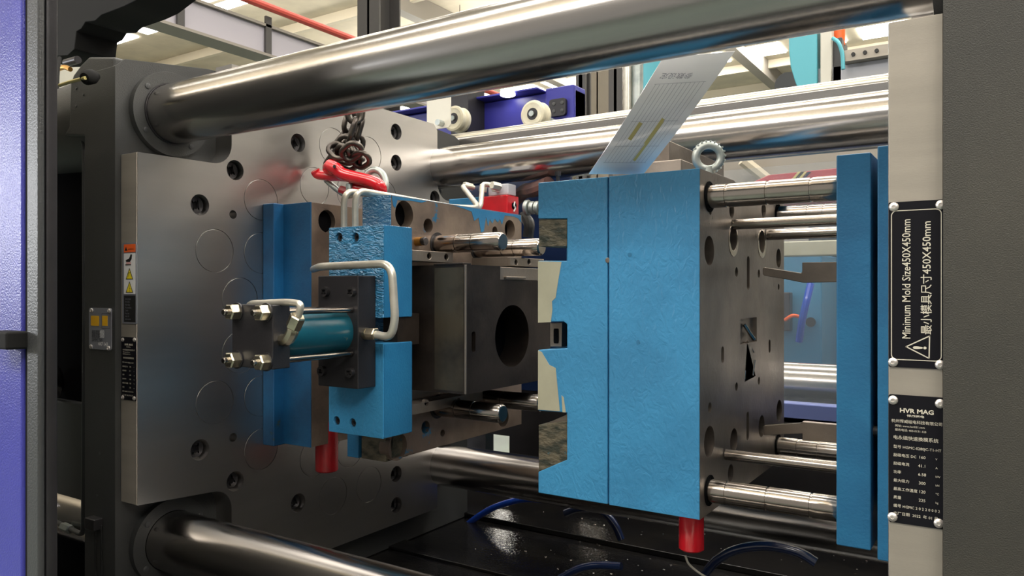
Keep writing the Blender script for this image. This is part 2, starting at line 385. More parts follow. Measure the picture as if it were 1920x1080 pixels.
# neighbouring machine parts, seen above and through the far side
t = thing('takeout_robot', 'light cyan hanging cover with a curved edge beside a white post', 'machine cover', PY(1505, 160, 2.6))
pts = [xz(u, v, 2.6) for u, v in ((1478, 40), (1532, 40), (1532, 168), (1498, 172), (1490, 152), (1482, 125), (1479, 95))]
M().prism('Y', [pts], 2.6, 2.72).build('cover_plate', m_cyan, t, bevel=.004)
p0, p1 = PY(1538, 60, 2.6), PY(1559, 165, 2.6)
t['label'] = 'take-out robot with cyan cover, white post and pale beam above the far bar'; t['category'] = 'robot'
M().box(p0.x, p1.x, 2.6, 2.68, p1.z-.05, p0.z+.4).build('white_post', m_white, t, bevel=.003)
p0, p1 = PY(1560, 72, 2.62), PY(1579, 162, 2.62)
M().box(p0.x, p1.x, 2.62, 2.72, p1.z, p0.z).build('drive_box', m_frame, t, bevel=.004)
p2 = PY(1568, 68, 2.62); M().cyl((p2.x, 2.66, p2.z-.02), (p2.x, 2.66, p2.z+.03), .02, 16).build('cap', m_orange, t)
a, b = PY(1583, 118, 2.6), PY(1700, 150, 2.6)
M().box(a.x-.12, b.x+.3, 2.62, 2.7, b.z, a.z).build('beam', m_grey, t, bevel=.003)
M().box(b.x+.12, b.x+.3, 2.62, 2.8, -ZO, a.z-.001).build('column', m_grey, t, bevel=.004)
a2 = PY(1583, 114, 2.6); mm = M().box(a.x, b.x+.3, 2.585, 2.7, a.z, a.z+.035).build('toothed_strip', m_strip, t)
mm = M()
for u in (1600, 1622, 1644): q = PY(u, 113, 2.585); mm.cyl((q.x, 2.58, a.z+.018), (q.x, 2.586, a.z+.018), .006, 12)
mm.build('strip_bolt', m_ink, t)
mm = M().spline([PY(1562, 72, 2.6), PY(1572, 80, 2.58), PY(1579, 100, 2.58), PY(1581, 130, 2.58)], .006)
mm.build('cable', m_cyan, t)
M().cyl(PY(1476, 158, 2.9), PY(1476, 158, 2.9)+Vector((0, .15, 0)), .045, 24).build('hand_wheel', m_frame, t)

# things behind the right mould, below the far bar
t = thing('red_cover', 'crimson machine cover with yellow and black stripes behind the guide columns', 'machine cover', PY(1480, 350, 2.9))
pts = [xz(u, v, 2.9) for u, v in ((1392, 350), (1440, 328), (1600, 312), (1600, 372), (1392, 372))]
M().prism('Y', [pts], 2.9, 3.2).build('shell', m_crimson, t, bevel=.006)
M().box(-.75, -.2, 3.6, 3.75, -ZO, PY(1500, 335, 3.3).z).build('stand', m_oxide2, t)
M().box(-.7, -.3, 3.18, 3.61, PY(1500, 360, 3.3).z, PY(1500, 340, 3.3).z).build('arm', m_oxide2, t)
for (u0, mt) in ((1497, m_phigh), (1503, m_ink), (1509, m_phigh), (1516, m_hose_d)):
    pts = [xz(u, v, 2.897) for u, v in ((u0, 322), (u0+5, 322), (u0-9, 338), (u0-14, 338))]
    M().prism('Y', [pts], 2.893, 2.901).build('stripe', mt, t, smooth=0)
a, b = PY(1300, 318, 4.0), PY(1620, 262, 4.0)
t = thing('distant_machine', 'dull brown-grey machine casing with a slanting cream brace behind the lifting eye', 'machine', (-.4, 4, -ZO))
M().box(-1.9, 1.2, 4.0, 4.1, -ZO, PY(1500, 275, 4).z).build('casing', m_beam, t, bevel=.01)
M().tube([PY(1392, 300, 3.9), PY(1440, 338, 3.98)], .03, 0, 8).build('brace', m_beam_l, t)
t = thing('blue_cabinet', 'blue machine cabinet seen between the right mould and the blue plate', 'cabinet', PY(1500, 800, 2.7))
a, b = PY(1380, 480, 2.7), PY(1541, 800, 2.7)
M().box(a.x, b.x, 2.7, 2.98, -ZO, a.z).build('body', m_cyan2, t, bevel=.008)
M().box(PY(1466, 0, 2.69).x, PY(1485, 0, 2.69).x, 2.66, 2.7, PY(1475, 620, 2.69).z, PY(1475, 548, 2.69).z).build('recess', m_oxide2, t, bevel=.004)
M().spline([PY(1520, 532, 2.62), PY(1512, 565, 2.6), PY(1504, 600, 2.6), PY(1498, 640, 2.62)], .012).build('air_hose', m_hose, t)
M().cyl(PY(1520, 604, 2.69), PY(1520, 604, 2.64), .016, 16).build('knob', m_oxide2, t)
M().spline([PY(1472, 600, 2.63), PY(1486, 592, 2.62), PY(1500, 594, 2.63)], .006).build('red_wire', m_orange, t)
t = thing('storage_rack', 'cluttered brown rack in the gap left of the blue plate', 'rack', PY(1556, 700, 3.0))
M().box(PY(1541, 0, 3).x, PY(1700, 0, 3).x, 3.5, 3.52, -ZO, PY(1500, 470, 3.0).z).build('back_sheet', m_mold, t)
for v in (500, 560, 620, 668): q = PY(1500, v, 3.0); M().box(PY(1543, 0, 3).x, PY(1700, 0, 3).x, 3.0, 3.5, q.z-.015, q.z+.015).build('shelf', m_mold, t)
for u, v, mt in ((1550, 600, m_zinc), (1560, 606, m_mold), (1552, 540, m_galv), (1562, 545, m_brass), (1548, 655, m_orange), (1560, 655, m_white)):
    q = PY(u, v, 3.02); M().cyl((q.x, 3.1, q.z-.05), (q.x, 3.1, q.z+.05), .035, 14).build('part_bin', mt, t)
q = PY(1550, 462, 2.2); tag(M().box(q.x-.9, q.x+.6, 2.2, 2.26, PY(1500, 480, 2.2).z, PY(1500, 452, 2.2).z).build('cross_rail', m_primer, bevel=.004), 'yellowish rail under the guide rods behind the right mould', 'rail')
tag(M().cyl((-1.2, 1.98, -.232), (.5, 1.98, -.232), .054, 48).build('neighbour_bar', m_chrome), 'thick shiny bar low behind the right mould, above the violet panel', 'bar')

# ------------------------------------------------------------------ machine bed
t = thing('machine_bed', 'black oily machine bed under the moulds with wet puddles', 'machine bed', (-.6, 1.2, hz0))
M().box(-2.1, .9, .46, 1.98, hz0, BED).build('bed_top', m_bed, t, bevel=.004)
M().box(-1.9, .9, .462, .482, BED, -.385).build('unseen_shade_panel', m_cast, t, bevel=.003)  # unseen panel added to cut fill light on the lower parts
M().box(-2.0, .9, 1.245, 1.30, BED, BED+.006).build('wear_strip', m_bed, t, bevel=.0015)
M().box(-2.0, .9, 1.52, 1.60, BED, BED+.012).build('guide_strip', m_bed, t, bevel=.002)
M().box(-2.0, .9, .56, .66, BED, BED+.05).build('slide_rail', m_bed, t, bevel=.003)
M().box(-.30, -.03, 1.02, 1.12, BED+.001, BED+.03).build('cable_tray', m_bed, t, bevel=.003)
mm = M()
rnd = random.Random(3)
for k in range(150):
    x, y = rnd.uniform(-1.0, 0), rnd.uniform(1.25, 1.75); r = rnd.uniform(.001, .0032)
    mm.lathe((x, y, BED), (x, y, BED+1), [(0, r), (r*.3, r*.8), (r*.45, r*.3)], 8)
o = mm.build('oil_drops', m_chrome, t); o['kind'] = 'stuff'

# ------------------------------------------------------------------ platens
t = PLM = thing('moving_platen', 'dark grey cast platen at left carrying the perforated steel plate', 'machine platen', (-1.17, 1.08, BED))
holes = [circ((y, z), TR+.001, 40) for y in (TY, TYF) for z in (TZ, TZL)]
out = [(.64, BED+.002), (1.533, BED+.002), (1.533, .335), (1.515, .362), (1.48, .375), (1.34, .385), (.80, .372), (.655, .352), (.64, .338)]
M().prism('X', [out]+holes, -1.2115, XPLB).build('front_slab', m_cast, t, bevel=.003)
mm = M().lathe((-1.62, TY+.005, .285), (-1.2, TY, .285), [(0, .05), (.02, .07), (.30, .082), (.40, .086)], 40); mm.build('bar_boss', m_cast, t)
M().box(-1.62, -1.2115, .712, 1.4, BED+.01, .24).build('shaded_rib_web', m_black, t)  # web coloured black to stand for the recess shade
M().prism('Y', [[xz(u, v, .64) for u, v in ((166, 106), (213, 106), (213, 258), (118, 254), (128, 238), (131, 155), (136, 140), (148, 124))]], .6405, .80).build('boss_block', m_cast, t, bevel=.004)
q = PY(162, 758, .70); q2 = PY(100, 980, .70)
M().box(-1.60, q.x, .70, .9, -.40, q.z).build('lower_box', m_cast, t, bevel=.004)
M().cyl((-1.42, .70, -.155), (-1.42, .60, -.17), .035, 24, .008).build('toggle_pin', m_chrome, t)
# pipe bent round the recess
M().tube([PY(98, 259, .66), PY(159, 259, .66), PY(160, 600, .645), PY(157, 1004, .66), PY(104, 978, .68)], .0042, .02).build('grease_pipe', m_frame, t)
M().hexa(PY(118, 987, .672), PY(132, 993, .669), .0075).build('pipe_nut', m_galv, t)
M().box(*[PY(u, 0, .64).x for u in (176, 194)], .625, .64, PY(185, 990, .64).z, PY(185, 968, .64).z).build('sensor_clip', m_oxide, t, bevel=.002)
for u in (179, 190): M().tube([PY(u, 985, .63), PY(u+1, 1100, .63)], .0015).build('sensor_wire', m_rubber, t)
# yellow cable tie with black knob
mm = M().tube([PY(112, 160, .60), PY(130, 154, .60), PY(160, 146, .60)], .0026, .004).build('yellow_lever', m_phigh, t)
M().lathe(PY(158, 146, .60), PY(194, 141, .64), [(0, .007), (.006, .011), (.018, .011), (.03, .006)], 20).build('lever_knob', m_rubber, t)
for u, v in ((143, 166), (156, 178), (143, 199), (187, 850), (182, 929)): inst(P_screw, t, PY(u, v, .6398), '-Y', 'small_screw', .0022)
# tie bar retaining rings with screws
for (y, z) in ((TY, TZ), (TY, TZL), (TYF, TZ), (TYF, TZL)):
    fl = M().prism('X', [circ((y, z), .0665, 64), circ((y, z), TR+.0006, 48)], XPLB, XPLB+.012).build('bar_collar', m_cast, t, bevel=.0015)
    for a in (140, 30, 215, 305):
        y1, z1 = y + .056*math.cos(math.radians(a)), z + .056*math.sin(math.radians(a))
        inst(P_screw, t, (XPLB+.012, y1, z1), '+X', 'collar_screw', .0045)
M().prism('X', [circ((TY, TZ), .0485, 48), circ((TY, TZ), TR+.0004, 48)], XPLB+.012, XPLB+.015).build('wiper_ring', m_oxide2, t)
# aluminium rating plate with yellow figures
Yp = .6398
c = [PY(168, 577, Yp), PY(210, 657, Yp)]
ip = M().prism('Y', [rrect(c[0].x, c[1].x, c[1].z, c[0].z, .004)], Yp, Yp-.001).build('rating_plate', m_alu, t)
for u, v in ((172, 582), (205, 583), (171, 650), (204, 653)): inst(P_rivet, t, PY(u, v, Yp-.001), '-Y', 'plate_rivet', .0035)
for i, (u0, u1) in enumerate(((172, 187), (193, 203))):
    a, b = PY(u0, 592, Yp), PY(u1, 611, Yp); M().prism('Y', [[(a.x, b.z), (b.x, b.z), (b.x, a.z), (a.x, a.z)]], Yp-.001, Yp-.0013).build('yellow_field', m_yellow, ip, smooth=0)
mm = M(); N_Y = (0, -1, 0)
RX, UZ = (1, 0, 0), (0, 0, 1)
mm.line([PY(u, v, Yp-.0013) for u, v in ((191, 588), (206, 588), (206, 616), (191, 616))], .0006, N_Y, True)
for v, s in ((624, '模具厚度'), (631, '模板间距'), (638, 'SAMMC 500')): mm.text(s, .0072, PY(172, v+2, Yp-.0013), RX, UZ, sx=.8)
mm.build('print', m_ink, ip, smooth=0)
mm = M()
for u, v, s in ((187, 625, '480'), (187, 632, '580'), (184, 647, '447'), (194, 648, '143')): mm.text(s, .0085, PY(u, v+1, Yp-.0014), RX, UZ, bold=.02)
mm.build('stamped_numbers', m_sticker, ip, smooth=0)

t = thing('stationary_platen', 'wide olive-grey cast platen filling the right edge of the picture', 'machine platen', (.2, 1.08, BED))
out = [(.64, BED+.002), (1.533, BED+.002), (1.533, .52), (.64, .52)]
M().prism('X', [out]+holes, XPRB, .52).build('platen_body', m_cast_r, t, bevel=.004)
M().prism('X', [circ((TY, TZ), .0665, 64), circ((TY, TZ), TR+.0006, 48)], XPRB-.010, XPRB).build('bar_collar', m_cast, t, bevel=.0015)

# ------------------------------------------------------------------ four tie bars
for y, z, lab in ((TY, TZ, 'thick polished tie bar crossing the top of the picture, nearest the viewer'),
                  (TY, TZL, 'thick polished tie bar in the lower left corner, nearest the viewer'),
                  (TYF, TZ, 'far upper polished tie bar passing behind the plastic sheet and eyebolt'),
                  (TYF, TZL, 'far lower polished tie bar emerging low behind the left mould')):
    o = M().cyl((-1.9, y, z), (.46, y, z), TR, 96, .003).build('tie_bar', m_chrome)
    tag(o, lab, 'tie bar', 'four tie bars of the press')

# ------------------------------------------------------------------ magnetic plates
def plate_outline():
    a = [(Y0, .206), (Y0, -.319), (.779, -.327)] + arc((.779, -.362), .035, 90, 0)[1:] + [(.814, -.4925), (1.3607, -.4925), (1.3607, -.36)]
    a += arc((1.40, -.362), .039, 180, 90)[1:] + [(1.47, -.323), (1.47, .206)] + arc((1.40, .246), .039, 270, 180) + [(1.3607, .362), (1.348, .375), (.814, .3775)]
    a += arc((.779, .2425), .035, 0, -90)
    return a
bolts = [(.8209, .2015), (.7545, .1373), (.956, .269), (1.2221, .3356), (1.2221, .2703), (1.352, .2089), (1.37, .12)]
bolts = bolts + [(y, 2*ZC-z) for y, z in bolts[:5]]
small = [(.8167, .127), (.8167, -.2445), (1.30, .127), (1.30, -.2445)]
poles = [(.782, .065), (.874, .157), (.874, .065), (.9956, .194), (1.0425, .2757), (1.140, .275), (.8304, -.0135), (1.087, .194), (1.187, .194), (1.24, .11), (1.33, .03)]
poles = poles + [(y, 2*ZC-z) for y, z in poles]
t = MPL = thing('magnetic_plate', 'large ground steel plate at left with ring grooves and black bolts', 'magnetic plate', (XPLB, 1.06, -.4925))
po = plate_outline()
bh = [circ(b, .0168, 28) for b in bolts]; sh = [circ(b, .0072, 20) for b in small]; ph = [circ(p, .0358, 48) for p in poles]
mm = M().prism('X', [po]+bh+sh+ph, XPL-.002, XPL)
mm.prism('X', [po]+bh+sh, XPL-.024, XPL-.002); mm.prism('X', [po], XPLB, XPL-.024)
mm.build('plate_body', m_steel, t)
for p in poles:
    M().prism('X', [circ(p, .0346, 48)], XPL-.003, XPL-.0001).build('magnet_pole', m_steel, t, bevel=.0005)
for b in bolts: inst(P_cap, t, (XPL-.024, b[0], b[1]), '+X', 'plate_bolt', .0138, random.random())
# brushed near edge, slightly proud
M().prism('Y', [[(XPLB+.0005, -.3185), (XPL-.0005, -.3185), (XPL-.0005, .2055), (XPLB+.0005, .2055)]], Y0, Y0-.0012).build('edge_face', m_strip, t, bevel=.0006)
Ye = Y0-.0012
def q4(u0, u1, v0, v1, Y):        # rectangle between pixels on plane Y -> x0,x1,z0,z1
    a, b = PY(u0, (v0+v1)/2, Y), PY(u1, (v0+v1)/2, Y); um = (u0+u1)/2
    return a.x, b.x, PY(um, v1, Y).z, PY(um, v0, Y).z
def slab(u0, u1, v0, v1, Y, th, name, mt, par, r=0.0):
    x0, x1, z0, z1 = q4(u0, u1, v0, v1, Y)
    L = rrect(x0, x1, z0, z1, r) if r else [(x0, z0), (x1, z0), (x1, z1), (x0, z1)]
    return M().prism('Y', [L], Y, Y-th).build(name, mt, par, smooth=0 if not r else 35)
wp = slab(230.5, 257.5, 455, 607, Ye, .0012, 'warning_plate', m_alu, t, .002)
Yw = Ye-.0012
slab(232.5, 254, 458, 473, Yw, .0002, 'orange_header', m_orange, wp)
slab(232.5, 254, 475, 551, Yw, .0002, 'white_field', m_sticker, wp)
slab(232.5, 254, 554, 604, Yw, .0002, 'text_field', m_ink, wp)
mm = M()
for v in (515, 540):
    pts = [xz(u, vv, Yw) for u, vv in ((243, v-13), (250, v+9), (236, v+9))]; mm.prism('Y', [pts], Yw-.0002, Yw-.0003)
mm.build('warning_triangle', m_ink, wp, smooth=0)
mm = M()
for v in (515, 540):
    pts = [xz(u, vv, Yw) for u, vv in ((243, v-9.5), (248.3, v+7.5), (237.7, v+7.5))]; mm.prism('Y', [pts], Yw-.0003, Yw-.0004)
mm.build('warning_triangle', m_lyellow, wp, smooth=0)
mm = M()
mm.prism('Y', [[xz(u, v, Yw) for u, v in ((248, 477), (247, 486), (244, 491), (237, 491), (236, 488), (242, 485), (244, 481), (245, 477))]], Yw-.0003, Yw-.0004)
mm.prism('Y', [[xz(u, v, Yw) for u, v in ((235.5, 495.5), (246, 495.5), (246, 497.5), (235.5, 497.5))]], Yw-.0003, Yw-.0004)
mm.line([PY(u, v, Yw-.0005) for u, v in ((240, 519), (241, 512), (245, 511), (246, 516))], .0008, N_Y)
mm.line([PY(u, v, Yw-.0005) for u, v in ((243, 534), (242, 540), (244, 541), (242.5, 547))], .0007, N_Y)
mm.prism('Y', [[xz(u, v, Yw) for u, v in ((234, 470), (236.5, 463), (239, 470))]], Yw-.0002, Yw-.0003)
mm.text('WARNING', .0036, PY(240, 469, Yw-.0004), RX, UZ, sx=.85)
mm.build('pictogram', m_ink, wp, smooth=0)
mm = M()
for k in range(4): x0, x1, z0, z1 = q4(237, 246, 491.5+k, 492+k, Yw); mm.prism('Y', [[(x0, z0), (x1, z0), (x1, z1), (x0, z1)]], Yw-.0003, Yw-.0004)
mm.build('heat_mark', m_pink, wp, smooth=0)
mm = M()
for k, s in enumerate(('Strong magnet', 'Hot surface', 'High voltage', 'No pacemakers', 'Caution', 'Keep clear', 'Switch off', 'before service')):
    mm.text(s, .0042, PY(234.5, 562+k*5.4, Yw-.0004), RX, UZ, sx=.62)
mm.build('lettering', m_alu, wp, smooth=0)
def spec_plate(u0, u1, v0, v1, par, k, Ypl):
    """the black data plate; k = text size"""
    np_ = slab(u0, u1, v0, v1, Ypl, .001, 'data_plate', m_nplate, par, .0015)
    x0, x1, z0, z1 = q4(u0, u1, v0, v1, Ypl); W = x1-x0; H = z1-z0; Yt = Ypl-.0012
    def P(fx, fy): return Vector((x0+W*fx, Yt, z1-H*fy))
    mm = M()
    mm.text('HVR MAG', k*1.75, P(.52, .135), RX, UZ, 'CENTER', sx=1.15, bold=.03)
    mm.text('悍威磁电', k*.75, P(.5, .165), RX, UZ, 'CENTER', sx=1.5, bold=.02)
    mm.text('杭州悍威磁电科技有限公司', k*1.12, P(.52, .215), RX, UZ, 'CENTER', sx=.98)
    mm.text('网址: www.hvr021.com', k*.8, P(.12, .248), RX, UZ)
    mm.text('服务电话: 400-0131-125', k*.8, P(.12, .28), RX, UZ)
    mm.text('电永磁快速换模系统', k*1.3, P(.5, .345), RX, UZ, 'CENTER')
    mm.text('型号 HGMC-0280JC-T1-HT', k*1.08, P(.09, .415), RX, UZ, sx=.98)
    rows = [('励磁电压 DC', '160', 'V'), ('励磁电流', '41.1', 'A'), ('功率', '6.58', 'kW'), ('最大吸力', '300', 'kN'), ('最高工作温度', '120', '℃'), ('质量', '225', 'kg')]
    for i, (a, b, c_) in enumerate(rows):
        fy = .48+i*.066
        mm.text(a, k*1.05, P(.09, fy), RX, UZ); mm.text(b, k*1.2, P(.62, fy), RX, UZ, 'CENTER'); mm.text(c_, k*.8, P(.86, fy), RX, UZ)
    mm.text('编号 HGMC 2 0 2 2 0 0 0 2', k*1.1, P(.09, .876), RX, UZ, sx=.95)
    mm.text('出厂日期  2022  年 01 月', k*1.08, P(.09, .935), RX, UZ)
    mm.build('lettering', m_ivory, np_, smooth=0)
    return np_
spec_plate(228.6, 256, 632, 750, t, .0024, Ye)
for u, v in ((230.5, 637), (252.5, 637), (230.5, 745), (252, 747)): inst(P_rivet, t, PY(u, v, Ye-.001), '-Y', 'plate_rivet', .0032)

t = MPR = thing('magnetic_plate', 'pale steel plate edge standing at right with two black sign plates', 'magnetic plate', (XPR, 1.06, -.4925))
M().prism('X', [po], XPRB, XPR).build('plate_body', m_steel, t, bevel=.001)
M().prism('Y', [[(XPR+.0005, -.3185), (XPRB-.0005, -.3185), (XPRB-.0005, .2055), (XPR+.0005, .2055)]], Y0, Y0-.0012).build('edge_face', m_strip, t, bevel=.0006)
s1 = slab(1666.5, 1769, 377, 690, Ye, .001, 'size_plate', m_nplate, t, .0012)
Yt = Ye-.0012
x0, x1, z0, z1 = q4(1671, 1766, 393, 676, Ye)
L1 = rrect(x0, x1, z0, z1, .004); L2 = rrect(x0+.0006, x1-.0006, z0+.0006, z1-.0006, .0035)
mm = M().prism('Y', [L1, L2], Yt, Yt-.0001)
mm.text('Minimum Mold Size450X450mm', .0082, PY(1707, 636, Yt), UZ, (-1, 0, 0), sx=.84, bold=.004)
mm.text('最小模具尺寸450X450mm', .0078, PY(1745, 628, Yt), UZ, (-1, 0, 0), sx=.97, bold=.006)
tri = [PY(u, v, Yt) for u, v in ((1699, 650), (1743, 630), (1742, 672))]
mm.line(tri, .0008, N_Y, True)
mm.text('!', .012, PY(1736, 652.5, Yt), UZ, (-1, 0, 0), 'CENTER', bold=.03)
mm.build('lettering', m_ivory, s1, smooth=0)
for u, v in ((1676, 388), (1764, 384), (1674.5, 679), (1763, 684), (1674.5, 750), (1763, 757), (1673.5, 969), (1760.5, 981)):
    inst(P_rivet, t, PY(u, v, Ye-.001), '-Y', 'plate_rivet', .0035)
spec_plate(1666.5, 1769, 742, 985, t, .0026, Ye)

# ------------------------------------------------------------------ left mould half
YA = .877
t = LM = thing('mold_half', 'left mould half with blue edges, guide pins and a dark steel core', 'injection mould', (XPL, 1.07, -.28))
xA1 = PY(513, 600, YA).x
za1, za0 = PY(505, 381, YA).z, PY(505, 836, YA).z
M().box(XPL, xA1, YA, 1.262, za0, za1).build('clamping_plate', m_blue_deep, t, bevel=.002)
YA2 = PX(532, 600, xA1).y; xA2 = PY(583, 600, YA2).x
za1, za0 = PY(583, 379, YA2).z, PY(583, 839, YA2).z
ho = yz(613, 415, xA2)
mm = M().box(xA1, xA2-.012, YA2, 1.25, za0, za1)
mm.prism('X', [[(YA2+.0015, za0), (1.25, za0), (1.25, za1), (YA2+.0015, za1)], circ(ho, .0195, 36)], xA2-.012, xA2)
mm.build('ejector_box', m_mold_worn, t, bevel=.001)
M().box(xA1-.0005, xA2, YA2-.0005, YA2+.0015, za0-.0005, za1+.0005).build('painted_edge', m_blue_deep, t, bevel=.0007)
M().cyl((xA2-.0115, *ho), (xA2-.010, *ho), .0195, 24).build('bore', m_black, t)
YA3 = .89; X3 = PY(733, 600, YA3).x; x3l = PY(680, 600, YA3).x
z3t, z3b = PY(733, 366, YA3).z, PY(733, 862, YA3).z
hs = [((758, 402), .0215), ((803, 423), .0118), ((956, 430), .0178), ((928, 433), .0085), ((746, 838), .0215), ((798, 801), .0105), ((944, 783), .0178), ((830, 812), .006), ((748, 790), .008)]
hl = [(yz(*p, X3), r) for p, r in hs]
mm = M().prism('X', [[(YA3+.001, z3b), (1.268, z3b), (1.268, z3t), (YA3+.001, z3t)]]+[circ(c_, r, 32) for c_, r in hl], X3-.02, X3)
mm.box(x3l, X3-.02, YA3+.001, 1.268, z3b, z3t)
mm.build('cavity_plate', m_mold_worn, t, bevel=.001)
M().box(x3l-.0003, X3-.0004, YA3-.0004, YA3+.0012, PY(733, 700, YA3).z, z3t+.0004).build('painted_edge', m_blue_thick, t, bevel=.0006)
M().box(x3l, X3-.001, YA3, 1.2685, z3t, z3t+.0008).build('painted_top', m_blue_flat, t)
M().prism('X', [[yz(u, v, X3) for u, v in ((850, 385), (976, 404), (977, 418), (972, 410), (964, 406), (946, 404), (941, 421), (937, 411), (933, 417), (927, 410), (923, 419), (918, 411), (915, 424), (911, 407), (907, 433), (902, 436), (897, 408), (889, 414), (884, 397), (872, 392))]], X3, X3+.0005).build('paint_runs', m_blue_flat, t, smooth=0)
M().prism('X', [[yz(u, v, X3) for u, v in ((734, 367), (800, 377.3), (790, 380), (770, 376.5), (745, 375), (741, 390), (737, 386))]], X3, X3+.0005).build('paint_runs', m_blue_flat, t, smooth=0)
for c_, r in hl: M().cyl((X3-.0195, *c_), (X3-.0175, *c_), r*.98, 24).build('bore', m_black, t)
# lower near corner: painted tab and bare block
a, b = PY(656, 822, YA3), PY(677, 858, YA3); M().box(a.x, b.x, YA3-.006, YA3+.03, b.z, a.z+.01).build('painted_tab', m_blue_flat, t, bevel=.001)
a, b = PY(680, 822, YA3), PY(725, 866, YA3); M().box(a.x, b.x, YA3-.003, YA3+.05, b.z, a.z+.01).build('bare_block', m_rust, t, bevel=.001)
# guide pins with grooves
def pin(x0, x1, y, z, r, name, mt, par, grooves=(), collar=True):
    L = x1-x0; pr = [(0, r)]
    for g in grooves: pr += [(g-.0014, r), (g-.001, r*.93), (g+.001, r*.93), (g+.0014, r)]
    pr += [(L-r*.25, r), (L-r*.05, r*.86), (L, r*.8)]
    o = M().lathe((x0, y, z), (x1, y, z), pr, 48).build(name, mt, par)
    if collar:
        M().prism('X', [circ((y, z), r*1.3, 36), circ((y, z), r*1.02, 36)], x0, x0+.001).build('pin_bush', m_oxide2, o)
    return o
pin(X3, -.668, 1.005, .0776, .0152, 'guide_pin', m_pin, t, (.045, .078))
pin(X3, -.664, 1.118, .0745, .0150, 'guide_pin', m_pin, t, (.06, .085))
pin(X3, -.668, 1.005, -.194, .0152, 'guide_pin', m_pin, t, (.045, .078))
pin(X3, -.664, 1.118, -.191, .0150, 'guide_pin', m_pin, t, (.06,))
q = PX(781, 453, X3); br = M().cyl(q, q+Vector((.012, 0, 0)), .0072, 20).build('brass_plug', m_brass, t)
M().cyl(q+Vector((.012, 0, 0)), q+Vector((.02, 0, 0)), .0066, 20, .001).build('plug_screw', m_oxide, br)
# core block
YK = .926; XK = PY(873, 600, YK).x; zk1, zk0 = PY(873, 496, YK).z, PY(873, 740, YK).z
hc = yz(961, 630, XK); RC = .051
slot = yz(888, 641, XK)
kl = rrect(slot[0]-.005, slot[0]+.005, slot[1]-.016, slot[1]+.016, .0045)
y1 = PX(938, 0, XK).y
mm = M().prism('X', [[(YK, zk0), (1.18, zk0), (1.18, zk1-.022), (y1, zk1-.022), (y1, zk1), (YK, zk1)], circ(hc, RC, 56), kl], XK-.05, XK)
mm.box(X3, XK-.05, YK, 1.18, zk0, zk1)
mm.build('core_block', m_core, t)
M().prism('X', [kl], XK-.049, XK-.02).build('slot_floor', m_black, t)
M().cyl((XK-.049, *hc), (XK-.047, *hc), RC*.99, 40).build('core_bore', m_black, t)
M().box(XK-.003, XK+.0003, YK-.0003, YK+.003, zk0, zk1).build('corner_highlight', m_mold, t, bevel=.001)  # edge highlight painted as a paler strip in place of a bevel
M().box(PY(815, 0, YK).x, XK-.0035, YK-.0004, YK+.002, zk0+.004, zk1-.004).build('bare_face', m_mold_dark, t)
mm = M().box(XK-.03, XK-.001, y1+.001, 1.178, zk1-.022, zk1-.001); mm.build('insert_top', m_mold, t, bevel=.001)
a = PX(946, 519, XK); b = PX(983, 521, XK)
M().box(XK-.002, XK+.004, a.y, b.y, a.z-.003, a.z+.001).build('ledge', m_mold, t, bevel=.001)
M().box(PY(813, 0, YK).x, XK-.004, YK-.001, YK+.02, zk1-.0005, zk1+.003).build('top_lip', m_core, t, bevel=.001)
# rails with screw holes above and below the core
def rail(u0, u1, v0, v1, X, th, hole_px, name, mt, hr=.0052):
    a, b = PX(u0, v0, X), PX(u1, v0, X); zt = PX((u0+u1)/2, v0, X).z; zb = PX((u0+u1)/2, v1, X).z
    hsx = [circ(yz(*h, X), hr, 20) for h in hole_px]
    o = M().prism('X', [[(a.y, zb), (b.y, zb), (b.y, zt), (a.y, zt)]]+hsx, X-.006, X).build(name, mt, t, bevel=.0008)
    M().box(X-th, X-.006, a.y, b.y, zb, zt).build('rail_back', m_black if False else mt, o)
    for h in hole_px: M().cyl((X-.0055, *yz(*h, X)), (X-.0045, *yz(*h, X)), hr*.97, 16).build('rail_bore', m_black, o)
    return o
rail(773, 850, 471, 491, -.762, .03, [(805, 480), (837, 482)], 'gib_rail', m_mold)
rail(757, 773, 468, 491, -.758, .03, [(765, 476)], 'gib_block', m_blue_flat)
rail(957, 1020, 484, 500, -.70, .08, [(968, 492), (992, 491)], 'gib_rail', m_mold, .005)
rail(752, 768, 745, 768, -.758, .03, [(759, 758)], 'gib_block', m_blue_flat)
rail(768, 905, 747, 765, -.762, .03, [(800, 755), (860, 752)], 'gib_rail', m_mold)
# steel tube pair over the top
for (u, u2) in ((666, 820), (645, 820)):
    p = PY(u, 424, .855); zt = PY(u, 356 if u > 650 else 357, .855).z
    if u > 650:
        pts = [p-Vector((0, 0, .01)), (p.x, .855, zt), (p.x, 1.10, zt-.004), (p.x+.01, 1.17, zt), PY(866, 348, 1.24), PY(888, 352, 1.27)]
    else:
        pts = [p-Vector((0, 0, .01)), (p.x, .855, zt), (p.x, 1.13, zt-.002), (p.x+.015, 1.20, zt), PY(905, 344, 1.26), PY(925, 348, 1.28)]
    M().tube(pts, .0050, .022, 14).build('oil_tube', m_tube, t)
for u, v in ((876, 349), (928, 348)): M().hexa(PY(u-6, v-1, 1.26), PY(u+9, v+3, 1.28), .0085).build('tube_nut', m_tube, t)

